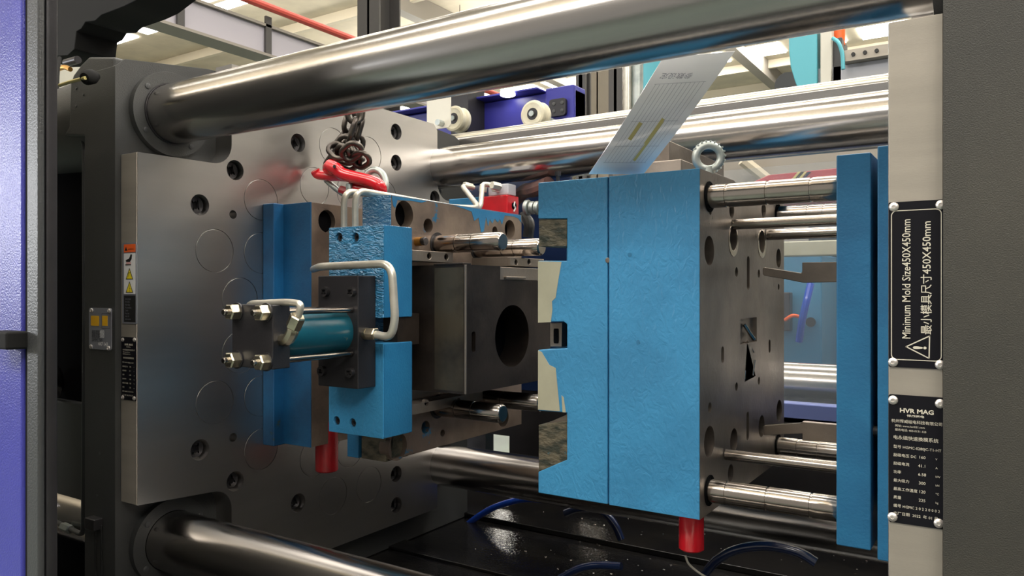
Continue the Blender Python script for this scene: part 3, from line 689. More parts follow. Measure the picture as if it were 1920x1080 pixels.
# slide housing (blue block in front of the core)
YD, YDF = .826, .8895
XD = PY(718, 600, YD).x; xdl = PY(616.5, 600, YD).x
zt, zb = PY(718, 421, YD).z, PY(718, 823, YD).z
t = SH = thing('slide_housing', 'blue C-shaped steel block with lumpy paint in front of the dark core', 'mould block', ((xdl+XD)/2, YD, zb))
m0, m1 = PX(725, 596, XD).z, PX(725, 644, XD).z     # gap between the upper and lower jaw
hp = [xz(u, v, YD) for u, v in ((635.5, 445), (666.5, 445), (631, 789), (661, 793))]
out = [(xdl, zb), (XD, zb), (XD, zt), (xdl, zt)]
mm = M().prism('Y', [out]+[circ(h, .0068, 24) for h in hp], YD, YD+.02)
mm.box(xdl, XD, YD+.02, YDF, zb, zt)
# the opening for the rod, cut out of the +X side: two jaws instead of one
def jaw(z_lo, z_hi, hs_, name, mt):
    m = M().prism('Y', [[(xdl, z_lo), (XD, z_lo), (XD, z_hi), (xdl, z_hi)]]+[circ(h, .0068, 24) for h in hs_], YD, YD+.02)
    m.box(xdl, XD, YD+.02, YDF, z_lo, z_hi)
    return m.build(name, mt, t, bevel=.0006, bseg=1)
jaw(m0, zt, hp[:2], 'upper_jaw', m_blue_thick); jaw(zb, m1, hp[2:], 'lower_jaw', m_blue)
# smooth painted +X cheeks
for z_lo, z_hi in ((m0, zt), (zb, m1)): M().box(XD, XD+.0006, YD+.002, YDF+.0, z_lo+.001, z_hi-.001).build('smooth_cheek', m_blue_flat, t)
yn = PX(772, 450, XD).y; M().box(XD-.02, XD+.0004, YDF, yn, PX(765, 468, XD).z, zt).build('top_ear', m_blue_flat, t, bevel=.001)
yn = PX(768, 780, XD).y; M().box(XD-.02, XD+.0004, YDF, yn, zb, PX(765, 768, XD).z).build('bottom_ear', m_blue_flat, t, bevel=.001)
for h in hp: inst(P_cap, t, (h[0], YD+.009, h[1]), '-Y', 'sunk_screw', .0058)
M().box(XD-.03, XD-.002, YDF-.03, YDF+.02, m1-.005, m0+.005).build('rod_guide', m_core, t)

# hydraulic cylinder
t = HC = thing('hydraulic_cylinder', 'small hydraulic cylinder with black square ends and teal barrel', 'hydraulic cylinder', (-.812, .72, -.14))
XC, ZCc = -.812, -.0585
YE = .7894; exl, exr = XC-.0405, XC+.0405
ez1, ez0 = PY(671, 516.5, YE).z, PY(671, 730, YE).z
M().box(exl, exr, YE, YD-.0005, ez0, ez1).build('mounting_flange', m_oxide2, t, bevel=.0015)
for u, v in ((607, 547), (656, 547), (601, 696), (654, 699)):
    p = PY(u, v, YE-.006); inst(P_cap, t, (p.x, YE, p.z), '-Y', 'flange_screw', .0072)
YG0, YG1 = .640, .668
M().box(XC-.040, XC+.040, YG0, YG1, ZCc-.0405, ZCc+.0405).build('end_cap', m_oxide2, t, bevel=.0015)
M().cyl((XC, YG1, ZCc), (XC, YE, ZCc), .0315, 64).build('barrel', m_teal, t)
for sx_ in (-1, 1):
    for sz in (-1, 1):
        x, z = XC+sx_*.0285, ZCc+sz*.031
        r = M().cyl((x, YG0-.022, z), (x, YE, z), .0042, 20, .001).build('tie_rod', m_pin, t)
        M().hexa((x, YG0, z), (x, YG0-.0145, z), .0108).build('hex_nut', m_zinc, r)
        M().cyl((x, YG0+.0005, z), (x, YG0-.0018, z), .0120, 24).build('washer', m_oxide2, r)
# lower tube with elbow on the end cap
yy = .655
base = Vector((XC+.040, yy, PX(528, 637, XC+.040).z))
e1 = PY(534, 634, yy-.004); e2 = PY(549, 616, yy-.004)
M().tube([base-Vector((.002, 0, 0)), base+Vector((.012, -.002, -.001)), e2+Vector((0, 0, -.004)), e2+Vector((.001, 0, .004))], .0078, .008, 8).build('elbow', m_zinc, t)
M().hexa(e2+Vector((.0, 0, .001)), PY(559, 592, yy-.004), .0100).build('swivel_nut', m_zinc, t)
M().tube([PY(558, 596, yy-.004), PY(566, 570, yy-.004), PY(540, 566.5, yy), PY(474, 569, yy+.004), PY(468, 572, yy+.03)], .0045, .013, 14, 10).build('oil_tube', m_tube, t)
# upper tube from the flange
yy = .803
f0 = Vector((exr, yy, PX(692, 625, exr).z))
M().cyl(f0-Vector((.002, 0, 0)), f0+Vector((.006, 0, 0)), .0085, 20).build('port_collar', m_zinc, t)
M().hexa(f0+Vector((.006, 0, 0)), f0+Vector((.022, 0, 0)), .0092).build('swivel_nut', m_zinc, t)
M().tube([f0+Vector((.014, 0, 0)), PY(733, 633, yy), PY(741, 600, yy), PY(734, 494, yy), PY(600, 500, yy), PY(588, 505, yy+.05)], .0058, .022, 16, 12).build('oil_tube', m_tube, t)

# red foot under the left mould
def post(u0, u1, v0, v1, Y, name, lab, mt):
    a, b = PY(u0, v0, Y), PY(u1, v1, Y); x = (a.x+b.x)/2; r = (b.x-a.x)/2*.93
    return tag(M().cyl((x, Y+r, b.z), (x, Y+r, a.z+.03), r, 40, .002).build(name, mt), lab, 'support foot')
post(581, 613, 820, 890, .93, 'support_foot', 'dull red round foot under the left mould', m_redd)
post(1264, 1313, 960, 1042, .90, 'support_foot', 'bright red round foot under the right blue mould block', m_red)

# ------------------------------------------------------------------ red valve block behind the left mould
t = thing('valve_block', 'red block with a blue end and steel couplings behind the left mould top', 'valve block', PY(930, 420, 1.29))
YR = 1.285; a, b = PY(897, 369, YR), PY(951, 420, YR)
yf = PX(973, 0, b.x).y
M().box(a.x, b.x, YR, yf, b.z, PY(951, 365, YR).z).build('red_body', m_red, t, bevel=.002)
a2 = PY(840, 369, YR); M().box(a2.x, a.x, YR+.002, yf, b.z, PY(870, 371, YR).z).build('blue_body', m_blue_flat, t, bevel=.002)
q = PX(963, 386, b.x); M().cyl(q, q+Vector((.003, 0, 0)), .007, 16).build('port_hole', m_black, t)
M().spline([q+Vector((.003, 0, .008)), q+Vector((.004, -.004, 0)), q+Vector((.004, 0, -.005)), q+Vector((.003, -.003, -.012))], .0016).build('seal_wire', m_sticker, t)
q = PX(976, 388, b.x+.02)
for k in range(4): M().cyl(q+Vector((.012*k, .02, -.001*k)), q+Vector((.012*k+.009, .02, -.001*k)), .016-.0016*(k % 2)-.001*k, 24, .002).build('coupling_ring', m_galv, t)
M().spline([PY(968, 372, 1.45), PY(985, 358, 1.42), PY(1000, 356, 1.38), PY(1030, 345, 1.36)], .016).build('hose', m_brown, t)
M().box(PY(915, 0, 1.3).x, PY(953, 0, 1.3).x, 1.3, 1.33, PY(940, 366, 1.3).z, PY(940, 345, 1.3).z).build('terminal_box', m_grey, t, bevel=.002)
for u, v in ((905, 352), (929, 352)): M().hexa(PY(u, v+8, 1.29), PY(u+2, v-6, 1.29), .009).build('fitting', m_tube, t)
M().spline([PY(982, 405, 1.4), PY(992, 420, 1.38), PY(990, 445, 1.38)], .012).build('lower_hose', m_frame, t)

# ------------------------------------------------------------------ chain, hook and rings
def link_mesh(L=.041, W=.0265, r=.0050):
    pts = []
    h = L/2-W/2
    for k in range(9): a = math.pi*k/8; pts.append((W/2*math.cos(a), 0, h+W/2*math.sin(a)))
    for k in range(9): a = math.pi+math.pi*k/8; pts.append((W/2*math.cos(a), 0, -h+W/2*math.sin(a)))
    return M().tube(pts, r, 0, 10, closed=True)
P_link = proto('chain_link', link_mesh(), m_chain, smooth=60)
def chain(label, path, spread=0.0):
    t = thing('lifting_chain', label, 'chain', path[-1], 'dark lifting chains over the left mould')
    P = [Vector(p) for p in path]; seg = []
    for a, b in zip(P, P[1:]): seg.append((a, b, (b-a).length))
    T = sum(x[2] for x in seg); n = max(2, int(T/.030))
    for i in range(n):
        d = (i+.5)*T/n
        for a, b, l in seg:
            if d <= l: pos = a.lerp(b, d/l); dr = (b-a).normalized(); break
            d -= l
        o = P_link.copy(); C.objects.link(o); o.name = 'chain_link'; o.parent = t
        o.location = pos + Vector([random.uniform(-1, 1)*spread for _ in range(3)]) - Vector(path[-1])
        q_ = dr.to_track_quat('Z', 'Y') @ Matrix.Rotation(math.radians(45+90*(i % 2)+random.uniform(-14, 14)), 4, 'Z').to_quaternion()
        o.rotation_mode = 'QUATERNION'; o.rotation_quaternion = q_; o['org_'] = t['org_']
    return t
YC = 1.0
def c(u, v, y=YC): return PY(u, v, y)
chain('dark chain strand hanging straight down from behind the upper tie bar', [c(668, 190), c(664, 232), c(655, 262), c(640, 278), c(624, 290), c(614, 304)])
chain('dark chain strand bunched above the red hook at its right', [c(676, 190, 1.02), c(676, 235, 1.02), c(664, 275, 1.02), c(672, 292, 1.0), c(657, 303, 1.0), c(640, 292, .995), c(650, 285, .985)], .002)
chain('short dark chain loop doubled back in the middle of the bunch', [c(640, 262, .98), c(632, 280, .98), c(648, 296, .98), c(662, 284, .98), c(660, 268, .985)], .002)
chain('dark chain strand hanging at the left of the bunch beside the plate', [c(660, 215, 1.03), c(648, 255, 1.02), c(632, 275, 1.01), c(626, 288, 1.0), c(618, 302, .995)], .002)
chain('dark chain strand looping lowest, just above the red hook', [c(634, 292, 1.0), c(650, 298, 1.0), c(664, 306, 1.0), c(677, 297, .995), c(668, 280, .995)], .002)
t = thing('sling_hook', 'glossy red sling hook hanging from the chain above the left mould', 'hook', c(660, 345))
mm = M()
path = [c(606, 322, .995), c(612, 330), c(635, 333), c(665, 334), c(690, 337), c(708, 343), c(711, 352), c(698, 357), c(672, 353)]
mm.spline([p-Vector((0, .02, 0)) for p in path], .0088, 14)
mm.spline([c(618, 310, .965), c(630, 316, .962), c(642, 326, .965), c(662, 332, .968), c(698, 341, .97), c(711, 349, .972), c(714, 359, .98)], .0112, 16)
mm.lathe(c(618, 316, .98), c(628, 311, .95), [(0, .008), (.004, .0135), (.024, .0135), (.028, .009)], 20)
mm.build('hook_body', m_red, t)
M().cyl(c(627, 312, .947), c(627, 312, .99), .0028, 12).build('hook_pin', m_oxide, t)
M().spline([c(640, 356, .99), c(655, 360, .99), c(675, 359, .99)], .008).build('lower_jaw', m_redd, t)
def ring(cen, R, r, ex, ez, mt, par, name, n=40, flat=1.0):
    ex, ez = Vector(ex).normalized(), Vector(ez).normalized()
    return M().tube([Vector(cen)+ex*R*math.cos(2*math.pi*k/n)*flat+ez*R*math.sin(2*math.pi*k/n) for k in range(n)], r, 0, 14, closed=True).build(name, mt, par)
t = thing('lifting_eye', 'pale grey ring bolt on the left mould held by the red hook', 'eyebolt', c(705, 368))
ring(c(703, 345, .995), .024, .0062, (1, .1, -.5), (.2, .2, 1), m_galv, t, 'eye_ring')
M().cyl(c(700, 362, .995), c(700, 378, .995), .010, 20).build('shank', m_galv, t)
t = thing('shackle', 'grey steel shackle under the red hook beside the tubes', 'shackle', c(640, 365))
M().tube([c(612, 338, .99), c(628, 352, .99), c(650, 368, .99), c(672, 364, .99)], .0055, .01, 12).build('bow', m_galv, t)
M().cyl(c(655, 345, .97), c(656, 366, .97), .006, 16).build('shackle_pin', m_galv, t)

# ------------------------------------------------------------------ right mould half
YB = .87
XB1 = PY(1312, 600, YB).x; XB0 = PY(1009, 600, YB).x; XBm = PY(1140.5, 600, YB).x
zt, zb = PY(1312, 315.5, YB).z, PY(1312, 975, YB).z
YBF = 1.271
t = RM = thing('mold_half', 'big light blue mould half at centre right with a steel end face', 'injection mould', ((XB0+XB1)/2, 1.07, zb))
def bx(u, v): return xz(u, v, YB)
xn = bx(1063, 500)[0]
g = .0012
def zz(u, v): return bx(u, v)[1]
out = [(XB0, zb), (XBm-g, zb), (XBm-g, zt), (XB0, zt), (XB0, zz(1010, 410)), (xn, zz(1062, 410)), (xn, zz(1063, 489)), (XB0, zz(1009, 489)),
       (XB0, zz(1009, 604)), (xn-.005, zz(1055, 603)), (xn, zz(1063, 608)), (xn, zz(1063, 653)), (XB0, zz(1009, 656)),
       (XB0, zz(1009, 770)), (xn, zz(1063, 774)), (xn, zz(1063, 862)), (XB0, zz(1009, 885))]
M().prism('Y', [out], YB, YB+.075).build('front_layer', m_blue, t, bevel=.0012)
M().box(XB0+.001, XBm-g, YB+.075, YBF, zb, zt).build('cavity_plate', m_blue_flat, t, bevel=.001)
def bpoly(pts, y0_, y1_, name, mt, bev=.0008): return M().prism('Y', [[bx(u, v) for u, v in pts]], y0_, y1_).build(name, mt, t, bevel=bev)
bpoly([(1009, 411), (1062, 411), (1062, 462), (1009, 462)], YB+.0015, YB+.05, 'scraped_lug', m_rust)
bpoly([(1009, 797), (1063, 790), (1063, 863), (1040, 873), (1009, 884)], YB+.0012, YB+.06, 'scraped_lug', m_rust)
bpoly([(1011, 799), (1063, 776), (1063, 790), (1011, 800)], YB+.01, YB+.075, 'lug_top', m_mold)
bpoly([(1009, 490), (1053, 491), (1047, 525), (1042, 558), (1035, 565), (1036, 580), (1033, 604), (1009, 605)], YB-.0004, YB+.001, 'bare_patch', m_primer, 0)
bpoly([(1009, 657), (1016, 660), (1030, 684), (1042, 690), (1050, 771), (1009, 768)], YB-.0004, YB+.001, 'bare_patch', m_primer, 0)
bpoly([(1053, 741), (1057, 745), (1061, 773), (1055, 773)], YB-.0004, YB+.001, 'bare_patch', m_primer, 0)
bpoly([(1010, 607), (1033, 606), (1032, 653), (1010, 653)], YB+.03, YB+.07, 'latch_plate', m_mold)
M().prism('Y', [[(p[0]*.0035+bx(1022, 632)[0], p[1]*.010+bx(1022, 632)[1]) for p in rrect(-1, 1, -1, 1, .35)]], YB+.0285, YB+.0301).build('latch_slot', m_black, t)
# second plate block with the +X steel face
def slotl(u, v, hw, hh): cy, cz = yz(u, v, XB1); return rrect(cy-hw, cy+hw, cz-hh, cz+hh, min(hw, hh)*.9)
round_ = [(1330, 470, .0180), (1375, 447, .0158), (1428.5, 453, .0162), (1460, 484, .0150), (1372, 394, .0105), (1432, 394, .0120),
          (1381, 510, .0065), (1423, 513, .0060), (1460, 538, .0048), (1381, 725, .0058), (1423, 714, .0058), (1331, 764, .0062), (1461, 770, .0170),
          (1330, 828, .0190), (1376, 826, .0160), (1428, 799, .0160), (1370, 887, .0115), (1332, 396, .0045)]
hl = [(yz(u, v, XB1), r) for u, v, r in round_]
slots = [slotl(1403, 512, .0065, .0235), slotl(1355, 665, .0055, .0105), slotl(1443, 649, .0055, .010), slotl(1402, 799, .0060, .0200)]
cw = [yz(1388, 598, XB1), yz(1419, 640, XB1)]
win = [(cw[0][0], cw[1][1]), (cw[1][0], cw[1][1]), (cw[1][0], cw[0][1]), (cw[0][0], cw[0][1])]
trw = [yz(u, v, XB1) for u, v in ((1401, 641), (1417, 705), (1396, 716))]
mm = M().prism('X', [[(YB+.0012, zb), (YBF, zb), (YBF, zt), (YB+.0012, zt)]]+[circ(c_, r, 32) for c_, r in hl]+slots+[win, trw], XB1-.02, XB1)
mm.build('end_face', m_mold, t, bevel=.0006)
M().box(XBm+g, XB1-.02, YB+.0012, YBF, zb, zt).build('core_plate', m_blue_flat, t)
M().box(XBm+g, XB1-.0002, YB-.0004, YB+.0012, zb, zt).build('painted_edge', m_blue, t, bevel=.0006)
M().box(XB0+.03, XB1, YBF-.02, YBF+.001, zt, zt+.001).build('top_trim', m_blue_flat, t)
M().box(XBm-g, XBm+g, YB+.003, YB+.02, zb+.001, zt-.001).build('joint', m_blue_deep, t)
for c_, r in hl:
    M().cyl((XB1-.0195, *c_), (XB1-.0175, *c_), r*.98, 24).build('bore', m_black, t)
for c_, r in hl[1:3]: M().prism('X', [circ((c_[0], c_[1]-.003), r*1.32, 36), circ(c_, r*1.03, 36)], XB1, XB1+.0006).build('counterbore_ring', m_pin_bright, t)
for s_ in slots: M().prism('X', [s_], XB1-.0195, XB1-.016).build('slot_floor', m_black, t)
M().prism('X', [win], XB1-.012, XB1-.006).build('window_floor', m_mold, t)
M().prism('X', [trw], XB1-.012, XB1-.007).build('gate_floor', m_core, t)
a = PX(1404, 622, XB1)
mm = M().spline([a+Vector((-.004, -.008, .01)), a+Vector((.004, 0, -.006)), a+Vector((.006, .004, -.010)), a+Vector((-.002, .009, -.002))], .0026)
mm.tube([PX(1405, 640, XB1)+Vector((-.003, 0, 0)), PX(1413, 660, XB1)], .0014)
mm.tube([PX(1415, 675, XB1), PX(1411, 704, XB1)], .0014); mm.tube([PX(1397, 695, XB1), PX(1396, 712, XB1)], .0012)
mm.build('sprue_puller', m_pin_bright, t)
for u, v in ((1180.5, 478), (1197, 642), (1139, 488)): a = PY(u, v, YB-.0006); M().lathe(a+Vector((0, .0004, 0)), a+Vector((0, -1, 0)), [(0, .0035), (.0002, .003)], 7).build('paint_chip', m_mold, t, smooth=0)
# raised block on top, eyebolt, screw
p = PX(1255, 263, -.40); M().box(-.47, -.40, p.y, YBF, zt, p.z).build('raised_block', m_mold, t, bevel=.0015)
M().box(-.46, -.36, p.y-.06, 1.2, zt, zt+.03).build('raised_step', m_mold, t, bevel=.0015)
a = PY(1383, 338, 1.20); M().box(XB1-.03, XB1+.012, 1.20, 1.26, zt-.004, zt+.006).build('side_clip', m_blue_flat, t, bevel=.001)
t = thing('eyebolt', 'galvanised lifting eyebolt standing on the right mould', 'eyebolt', (PY(1328, 0, .96).x, .96, zt))
cen = PY(1328, 295, .96)
ring(cen, .0158, .0052, (1, .55, 0), (0, 0, 1), m_galv, t, 'eye_ring')
M().lathe((cen.x, .96, zt), (cen.x, .96, zt+1), [(0, .011), (.003, .011), (.006, .007), (cen.z-zt-.012, .006)], 24).build('collar', m_galv, t)
mm = M()
for k in range(14):
    a = math.radians(-60+k*16); d = Vector((math.cos(a)*.876, math.cos(a)*.482, math.sin(a)))
    q = cen+d*.0205; mm.tube([q+Vector((.004, -.006, 0))*.7, q+Vector((-.004, .006, 0))*.7], .0011, 0, 6)
mm.build('forging_marks', m_galv, t)
p = PY(1046, 338, .90)
t = thing('cap_bolt', 'small black socket screw standing upright on the blue mould top', 'screw', (p.x, .90, zt))
M().cyl((p.x, .90, zt-.001), (p.x, .90, zt+.014), .0025, 14).build('shank', m_oxide, t)
M().prism('Z', [circ((p.x, .90), .0042, 20), [(p.x+q_[0]*.0042, .90+q_[1]*.0042) for q_ in hexh]], zt+.012, zt+.0175).build('head', m_oxide, t)

# laminated sheet leaning between the mould top and the upper bar
pa, pb = PY(1104, 326, .885), PY(1206, 327, .915)
pc_, pd = PY(1378, 96, .835), PY(1243, 108, .828)
zz0 = zt+.001
t = thing('laminated_sheet', 'glossy laminated data sheet leaning on the blue mould behind the upper bar', 'document', ((pa.x+pb.x)/2, .9, zt))
def bil(s_, r_, off=0.0):
    a = pa.lerp(pb, s_); b = pd.lerp(pc_, s_); q = a.lerp(b, r_)
    n = (pb-pa).cross(pd-pa).normalized()
    if n.y > 0: n = -n
    bow = .006*math.sin(math.pi*r_)
    return q + n*(off+bow)
mm = M(); NS, NR = 4, 16
for off in (.0003, -.0003):
    b0 = len(mm.v)
    for j in range(NR+1):
        for i in range(NS+1): mm.v.append(bil(i/NS, j/NR, off))
    for j in range(NR):
        for i in range(NS):
            q = (b0+j*(NS+1)+i, b0+j*(NS+1)+i+1, b0+(j+1)*(NS+1)+i+1, b0+(j+1)*(NS+1)+i); mm.f.append(q if off < 0 else q[::-1])
n1 = (NS+1)*(NR+1)
edge = [i for i in range(NS+1)] + [j*(NS+1)+NS for j in range(1, NR+1)] + [NR*(NS+1)+i for i in range(NS-1, -1, -1)] + [j*(NS+1) for j in range(NR-1, 0, -1)]
for a, b in zip(edge, edge[1:]+edge[:1]): mm.f.append((a, b, b+n1, a+n1))
mm.build('sheet', m_paper, t, smooth=60)
def sline(mm, s0, r0, s1, r1, wd):
    k = 6
    pts = [bil(s0+(s1-s0)*i/k, r0+(r1-r0)*i/k, .0006) for i in range(k+1)]
    nn = (pb-pa).cross(pd-pa).normalized()
    if nn.y > 0: nn = -nn
    for a, b in zip(pts, pts[1:]):
        d = (b-a).normalized(); q = d.cross(nn)*wd/2; mm.add([a-q, a+q, b+q, b-q], [(0, 1, 2, 3)])
mm = M()
for k in range(12): sline(mm, .14+k*.065, .12, .14+k*.065, .80, .0003)
for r_ in (.12, .28, .50, .80): sline(mm, .12, r_, .88, r_, .0004)
nn = (pb-pa).cross(pd-pa).normalized()
R_ = (pb-pa).normalized(); U_ = (pd-pa).normalized()
mm.text('参数设定', .009, bil(.62, .865, .0007), -R_, -U_)
mm.build('printed_table', m_pline, t, smooth=0)
mm = M(); sline(mm, .62, .30, .62, .52, .004); sline(mm, .42, .10+.12, .44, .48, .006) if False else None
sline(mm, .30, .34, .30, .49, .005); sline(mm, .64, .14, .64, .50, .0035)
mm.build('highlighter_mark', m_phigh, t, smooth=0)

# guide columns, ejector rods, ejector plates on the right side
xC2a, xC2b = PY(1568, 600, YB).x, PY(1633, 600, YB).x
xC3a = PY(1645, 600, YB).x
t = EP = thing('ejector_plate', 'tall blue plate joined to the right mould by polished columns', 'mould plate', ((xC2a+xC2b)/2, 1.07, PY(1633, 1033, YB).z))
M().box(xC2a, xC2b, YB, 1.26, PY(1633, 1033, YB).z, PY(1633, 285, YB).z).build('plate', m_blue_flat, t, bevel=.0015)
gz, gl = .1150, -.2400
for y, z, gr in ((.904, .1133, (.022, .069, .117)), (1.232, gz+.003, (.045, .068, .12)), (.904, -.2410, (.022, .069, .117)), (1.232, -.243, (.03, .06, .12))):
    o = pin(XB1+.001, xC2a, y, z, .0140, 'guide_column', m_pin_bright, t, gr, False)
    M().prism('X', [circ((y, z), .0185, 40), circ((y, z), .0146, 40)], XB1+.0002, XB1+.0012).build('column_recess', m_black, o)
for y, z in ((1.000, .0868), (1.165, .0835), (.965, -.2085)):
    M().cyl((XB1+.001, y, z), (xC2a, y, z), .0068 if y < 1.1 else .0082, 32).build('ejector_rod', m_pin_bright, t)
def blade(px, Y, name):
    M().prism('Y', [[xz(u, v, Y) for u, v in px]], Y, Y+.012).build(name, m_mold, t, bevel=.0008)
blade([(1430, 503), (1433, 501), (1502, 512), (1504, 509), (1504, 492), (1572, 491), (1572, 529), (1505, 530), (1470, 523), (1433, 517), (1430, 514)], 1.06, 'stepped_blade')
blade([(1431, 799), (1500, 794), (1504, 791), (1572, 797), (1572, 831), (1504, 826), (1504, 813), (1431, 816)], 1.08, 'stepped_blade')
inst(P_cap, t, (xC2b, .89, -.149), '+X', 'side_screw', .006)
tag(M().box(xC3a, XPR-.0005, YB, 1.27, PY(1655, 1052, YB).z, PY(1655, 273, YB).z).build('clamping_plate', m_blue_flat, bevel=.0015),
    'narrow blue plate clamped against the right steel plate', 'mould plate')
for z in (.05, -.15): tag(M().cyl((xC2b, 1.0, z), (xC3a, 1.0, z), .012, 24).build('spacer_pin', m_black), 'black spacer pin in the gap between the two blue plates, ' + ('upper' if z > 0 else 'lower'), 'pin')

# ------------------------------------------------------------------ rear safety gate on rollers
t = thing('rear_gate', 'indigo rear safety gate beam with cream rollers on a steel rail', 'safety gate', (-.9, 1.74, BED))
a = PY(1078, 158, 1.74); a0 = PY(1078, 232, 1.74)
M().box(-2.0, a.x, 1.74, 1.80, a0.z-.015, PY(1000, 178, 1.74).z).build('top_beam', m_indigo2, t, bevel=.004)
M().box(-2.0, a.x-.09, 1.70, 1.80, PY(960, 183, 1.74).z, PY(960, 179, 1.74).z).build('beam_flange', m_indigo2, t, bevel=.002)
b_ = PY(1022, 160, 1.735); M().box(b_.x, a.x, 1.735, 1.80, a0.z, a.z).build('end_bracket', m_indigo2, t, bevel=.004)
b0, b1 = PY(1031, 188, 1.73), PY(1062, 216, 1.73)
pl = M().prism('Y', [rrect(b0.x, b1.x, b1.z, b0.z, .008)], 1.735, 1.725).build('screw_plate', m_oxide2, t, bevel=.001)
for u, v in ((1038.5, 195), (1054, 192.5), (1038.5, 208.5), (1054, 207)): inst(P_screw, t, PY(u, v, 1.725), '-Y', 'plate_screw', .005)
def roller(u, v, Y, r, par):
    p = PY(u, v, Y); w_ = .036
    o = M().lathe(p, p+Vector((0, 1, 0)), [(0, r*.45), (0, r*.62), (-.002, r*.8), (0, r*.95), (.004, r), (.010, r*.97), (.014, r*.80), (w_-.014, r*.80), (w_-.010, r*.97), (w_-.004, r), (w_, r*.95)], 48).build('roller', m_roller, par)
    M().lathe(p+Vector((0, -.001, 0)), p+Vector((0, 1, 0)), [(0, r*.42), (.003, r*.46), (.004, r*.3)], 24).build('bearing', m_oxide2, o)
    M().cyl(p+Vector((0, -.006, 0)), p+Vector((0, .2, 0)), r*.2, 16).build('axle', m_galv, o)
roller(998, 213.5, 1.60, .0345, t); roller(850, 222, 1.62, .0345, t)
p0, p1 = PY(800, 188, 1.56), PY(844, 238, 1.56)
M().prism('Y', [[(p0.x, p0.z+.03), (p1.x, p0.z+.03), (p1.x, p1.z+.008), (p1.x-.006, p1.z), (p0.x, p1.z)]], 1.56, 1.565).build('white_bracket', m_white, t, bevel=.001)
p0, p1 = PY(845, 180, 1.66), PY(877, 250, 1.66)
M().box(p0.x, p1.x, 1.66, 1.74, p1.z, p0.z+.03).build('dark_bracket', m_oxide2, t, bevel=.002)
p = PY(820, 229, 1.54); M().cyl(p, p+Vector((0, .02, 0)), .008, 16).build('bracket_bolt', m_galv, t)
p = PY(952, 176, 1.70); M().lathe(p+Vector((0, 0, .006)), p+Vector((0, 0, -1)), [(0, .02), (.01, .02), (.012, .016)], 20).build('indicator_lamp', m_lamp, t)
M().box(-.80, .2, 1.76, 1.80, PY(1520, 798, 1.76).z, PY(1520, 759, 1.76).z).build('lower_panel', m_violet, t, bevel=.003)
M().prism('Y', [[(-2.0, BED), (.2, BED), (.2, -.282), (-.80, -.282), (-.801, -.27), (-2.0, -.27)], [(-1.23, -.485), (-1.15, -.485), (-1.15, -.40), (-1.23, -.40)], [(-.96, -.51), (-.86, -.51), (-.86, -.42), (-.96, -.42)]], 1.76, 1.80).build('lower_shield', m_oxide2, t)  # two openings added to let skylight glints reach the bed
M().box(-1.36, -.955, 1.75, 1.765, -.27, .31).build('side_panel', m_hose_d, t, bevel=.003)
M().box(-.955, .05, 1.765, 1.769, -.26, .28).build('window_pane', m_acryl, t)
p0, p1 = PY(-0, 0, 1.76), 0
tag(M().cyl((-1.30, 1.585, .390), (.4, 1.585, .390), .0165, 32).build('gate_rail', m_rail), 'straight pale rail under the cream rollers behind the far bar', 'rail')
tag(M().box(-1.30, .4, 1.50, 1.56, .345, .372).build('rail_support', m_chrome, bevel=.002), 'flat polished strip between the roller rail and the far upper bar', 'rail')
# loose machinery: hoses on the bed
def hose(pts, r, mt, lab): return tag(M().spline(pts, r, 12).build('hose', mt), lab, 'hose', 'hoses on the machine bed')
hose([PY(868, 990, 1.50), PY(900, 966, 1.50), PY(935, 948, 1.50), PY(985, 936, 1.50), PY(1040, 940, 1.50)], .0075, m_hose, 'bright blue hose arching low behind the far lower bar')
hose([PY(1060, 962, 1.45), PY(1085, 954, 1.45), PY(1125, 957, 1.45), PY(1150, 980, 1.45), PY(1165, 1012, 1.45)], .008, m_hose_d, 'dark blue hose curling under the middle of the blue mould')
hose([PY(1050, 1085, 1.2), PY(1085, 1067, 1.2), PY(1120, 1060, 1.2), PY(1165, 1062, 1.2)], .007, m_hose_d, 'dark hose loop at the bottom edge left of the red foot')
hose([PY(1318, 1082, 1.1), PY(1345, 1050, 1.1), PY(1385, 1030, 1.1), PY(1440, 1024, 1.1), PY(1495, 1035, 1.1), PY(1530, 1055, 1.1)], .007, m_hose_d, 'dark blue hose bow right of the bright red foot')
hose([PY(1285, 1042, 1.0), PY(1292, 1058, 1.0), PY(1312, 1075, 1.0), PY(1330, 1085, 1.0)], .0015, m_ivory, 'thin pale wire trailing from under the bright red foot')

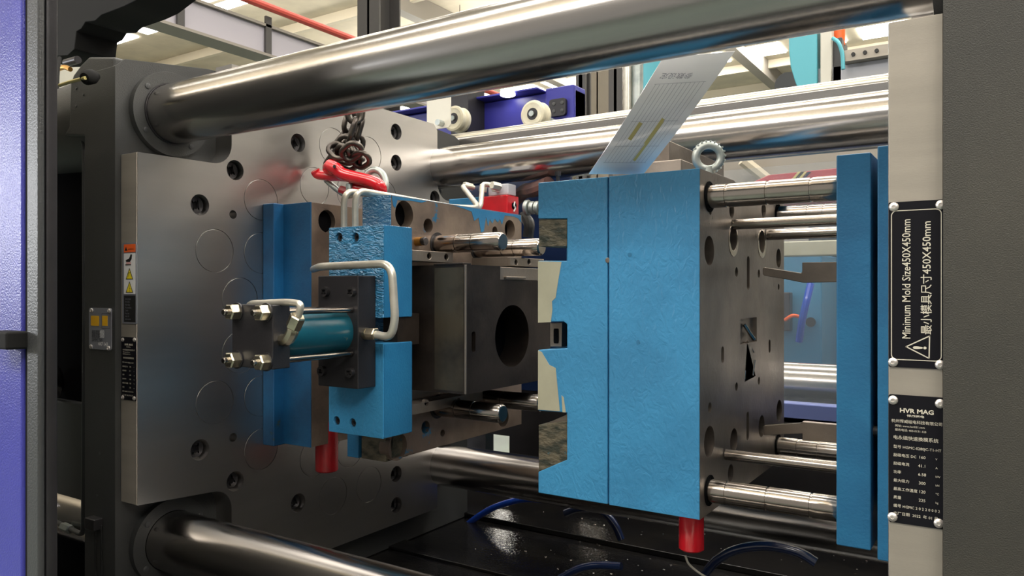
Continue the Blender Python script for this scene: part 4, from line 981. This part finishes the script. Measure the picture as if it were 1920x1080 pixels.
# ------------------------------------------------------------------ near left: sliding door and its frame
t = thing('safety_door', 'glossy indigo door sheet with a black handle at the left edge', 'machine door', (-1.3, .44, BED))
YS = .445
xa = PY(41, 0, YS).x
M().box(-1.9, xa, YS, YS+.010, -1.2, .5).build('door_sheet', m_indigo, t, bevel=.004)
M().box(-1.88, xa-.002, YS+.0125, YS+.018, -1.18, .49).build('unseen_back_sheet', m_frame, t)  # added grey back, keeps indigo out of the bar reflections
a, b = PY(-20, 620, YS-.02), PY(20, 656, YS-.02)
M().box(a.x, b.x, YS-.025, YS+.001, b.z, a.z).build('handle', m_rubber, t, bevel=.003)
t = thing('door_frame_post', 'upright anthracite door post with a rounded face right of the indigo sheet', 'post', (-.95, .46, BED))
x1_, x2_, x3_ = PY(52, 0, YS).x, PY(76, 0, YS).x, PY(104, 0, YS).x
M().box(xa, x1_, YS+.004, YS+.017, -1.2, .5).build('seal', m_rubber, t)
M().box(x1_, x2_, YS-.002, YS+.006, -1.2, .5).build('front_profile', m_frame, t, bevel=.006, bseg=4)
M().prism('Z', [[(x1_, YS+.0065), (x2_-.001, YS+.0065), (x2_+.001, YS+.010), (x2_+.001, YS+.0185), (x1_, YS+.0185)]], -1.2, .5).build('side_profile', m_oxide2, t, bevel=.001)
# dark cover hanging top left, cables
t = thing('overhead_cover', 'ragged black cover filling the top left corner above the platen', 'machine cover', PY(150, 60, .95))
pts = [xz(u, v, .95) for u, v in ((60, -60), (330, -60), (256, 0), (232, 12), (190, 28), (178, 39), (160, 41), (152, 54), (143, 59), (139, 92), (126, 104), (60, 108))]
M().prism('Y', [pts], .95, 1.05).build('cover', m_rubber, t, bevel=.002)
t = thing('cable_bundle', 'small cables with a yellow sleeve beside the door post, upper left', 'cables', PY(115, 150, .8))
M().spline([PY(112, 108, .8), PY(108, 140, .78), PY(107, 190, .76), PY(104, 260, .74)], .0035).build('black_cable', m_rubber, t)
M().spline([PY(104, 132, .82), PY(120, 126, .82), PY(132, 130, .82)], .005).build('yellow_sleeve', m_brass, t)
M().cyl(PY(124, 118, .84), PY(146, 112, .84), .008, 14).build('grey_plug', m_oxide2, t)
tag(M().box(*[PY(u, 0, 2.6).x for u in (96, 150)], 2.6, 2.7, -ZO, PY(120, 100, 2.6).z).build('pale_casing', m_white, bevel=.01), 'pale casing of a distant machine behind the cables at upper left', 'machine casing')
for o in bpy.data.objects:
    if 'org_' in o: del o['org_']
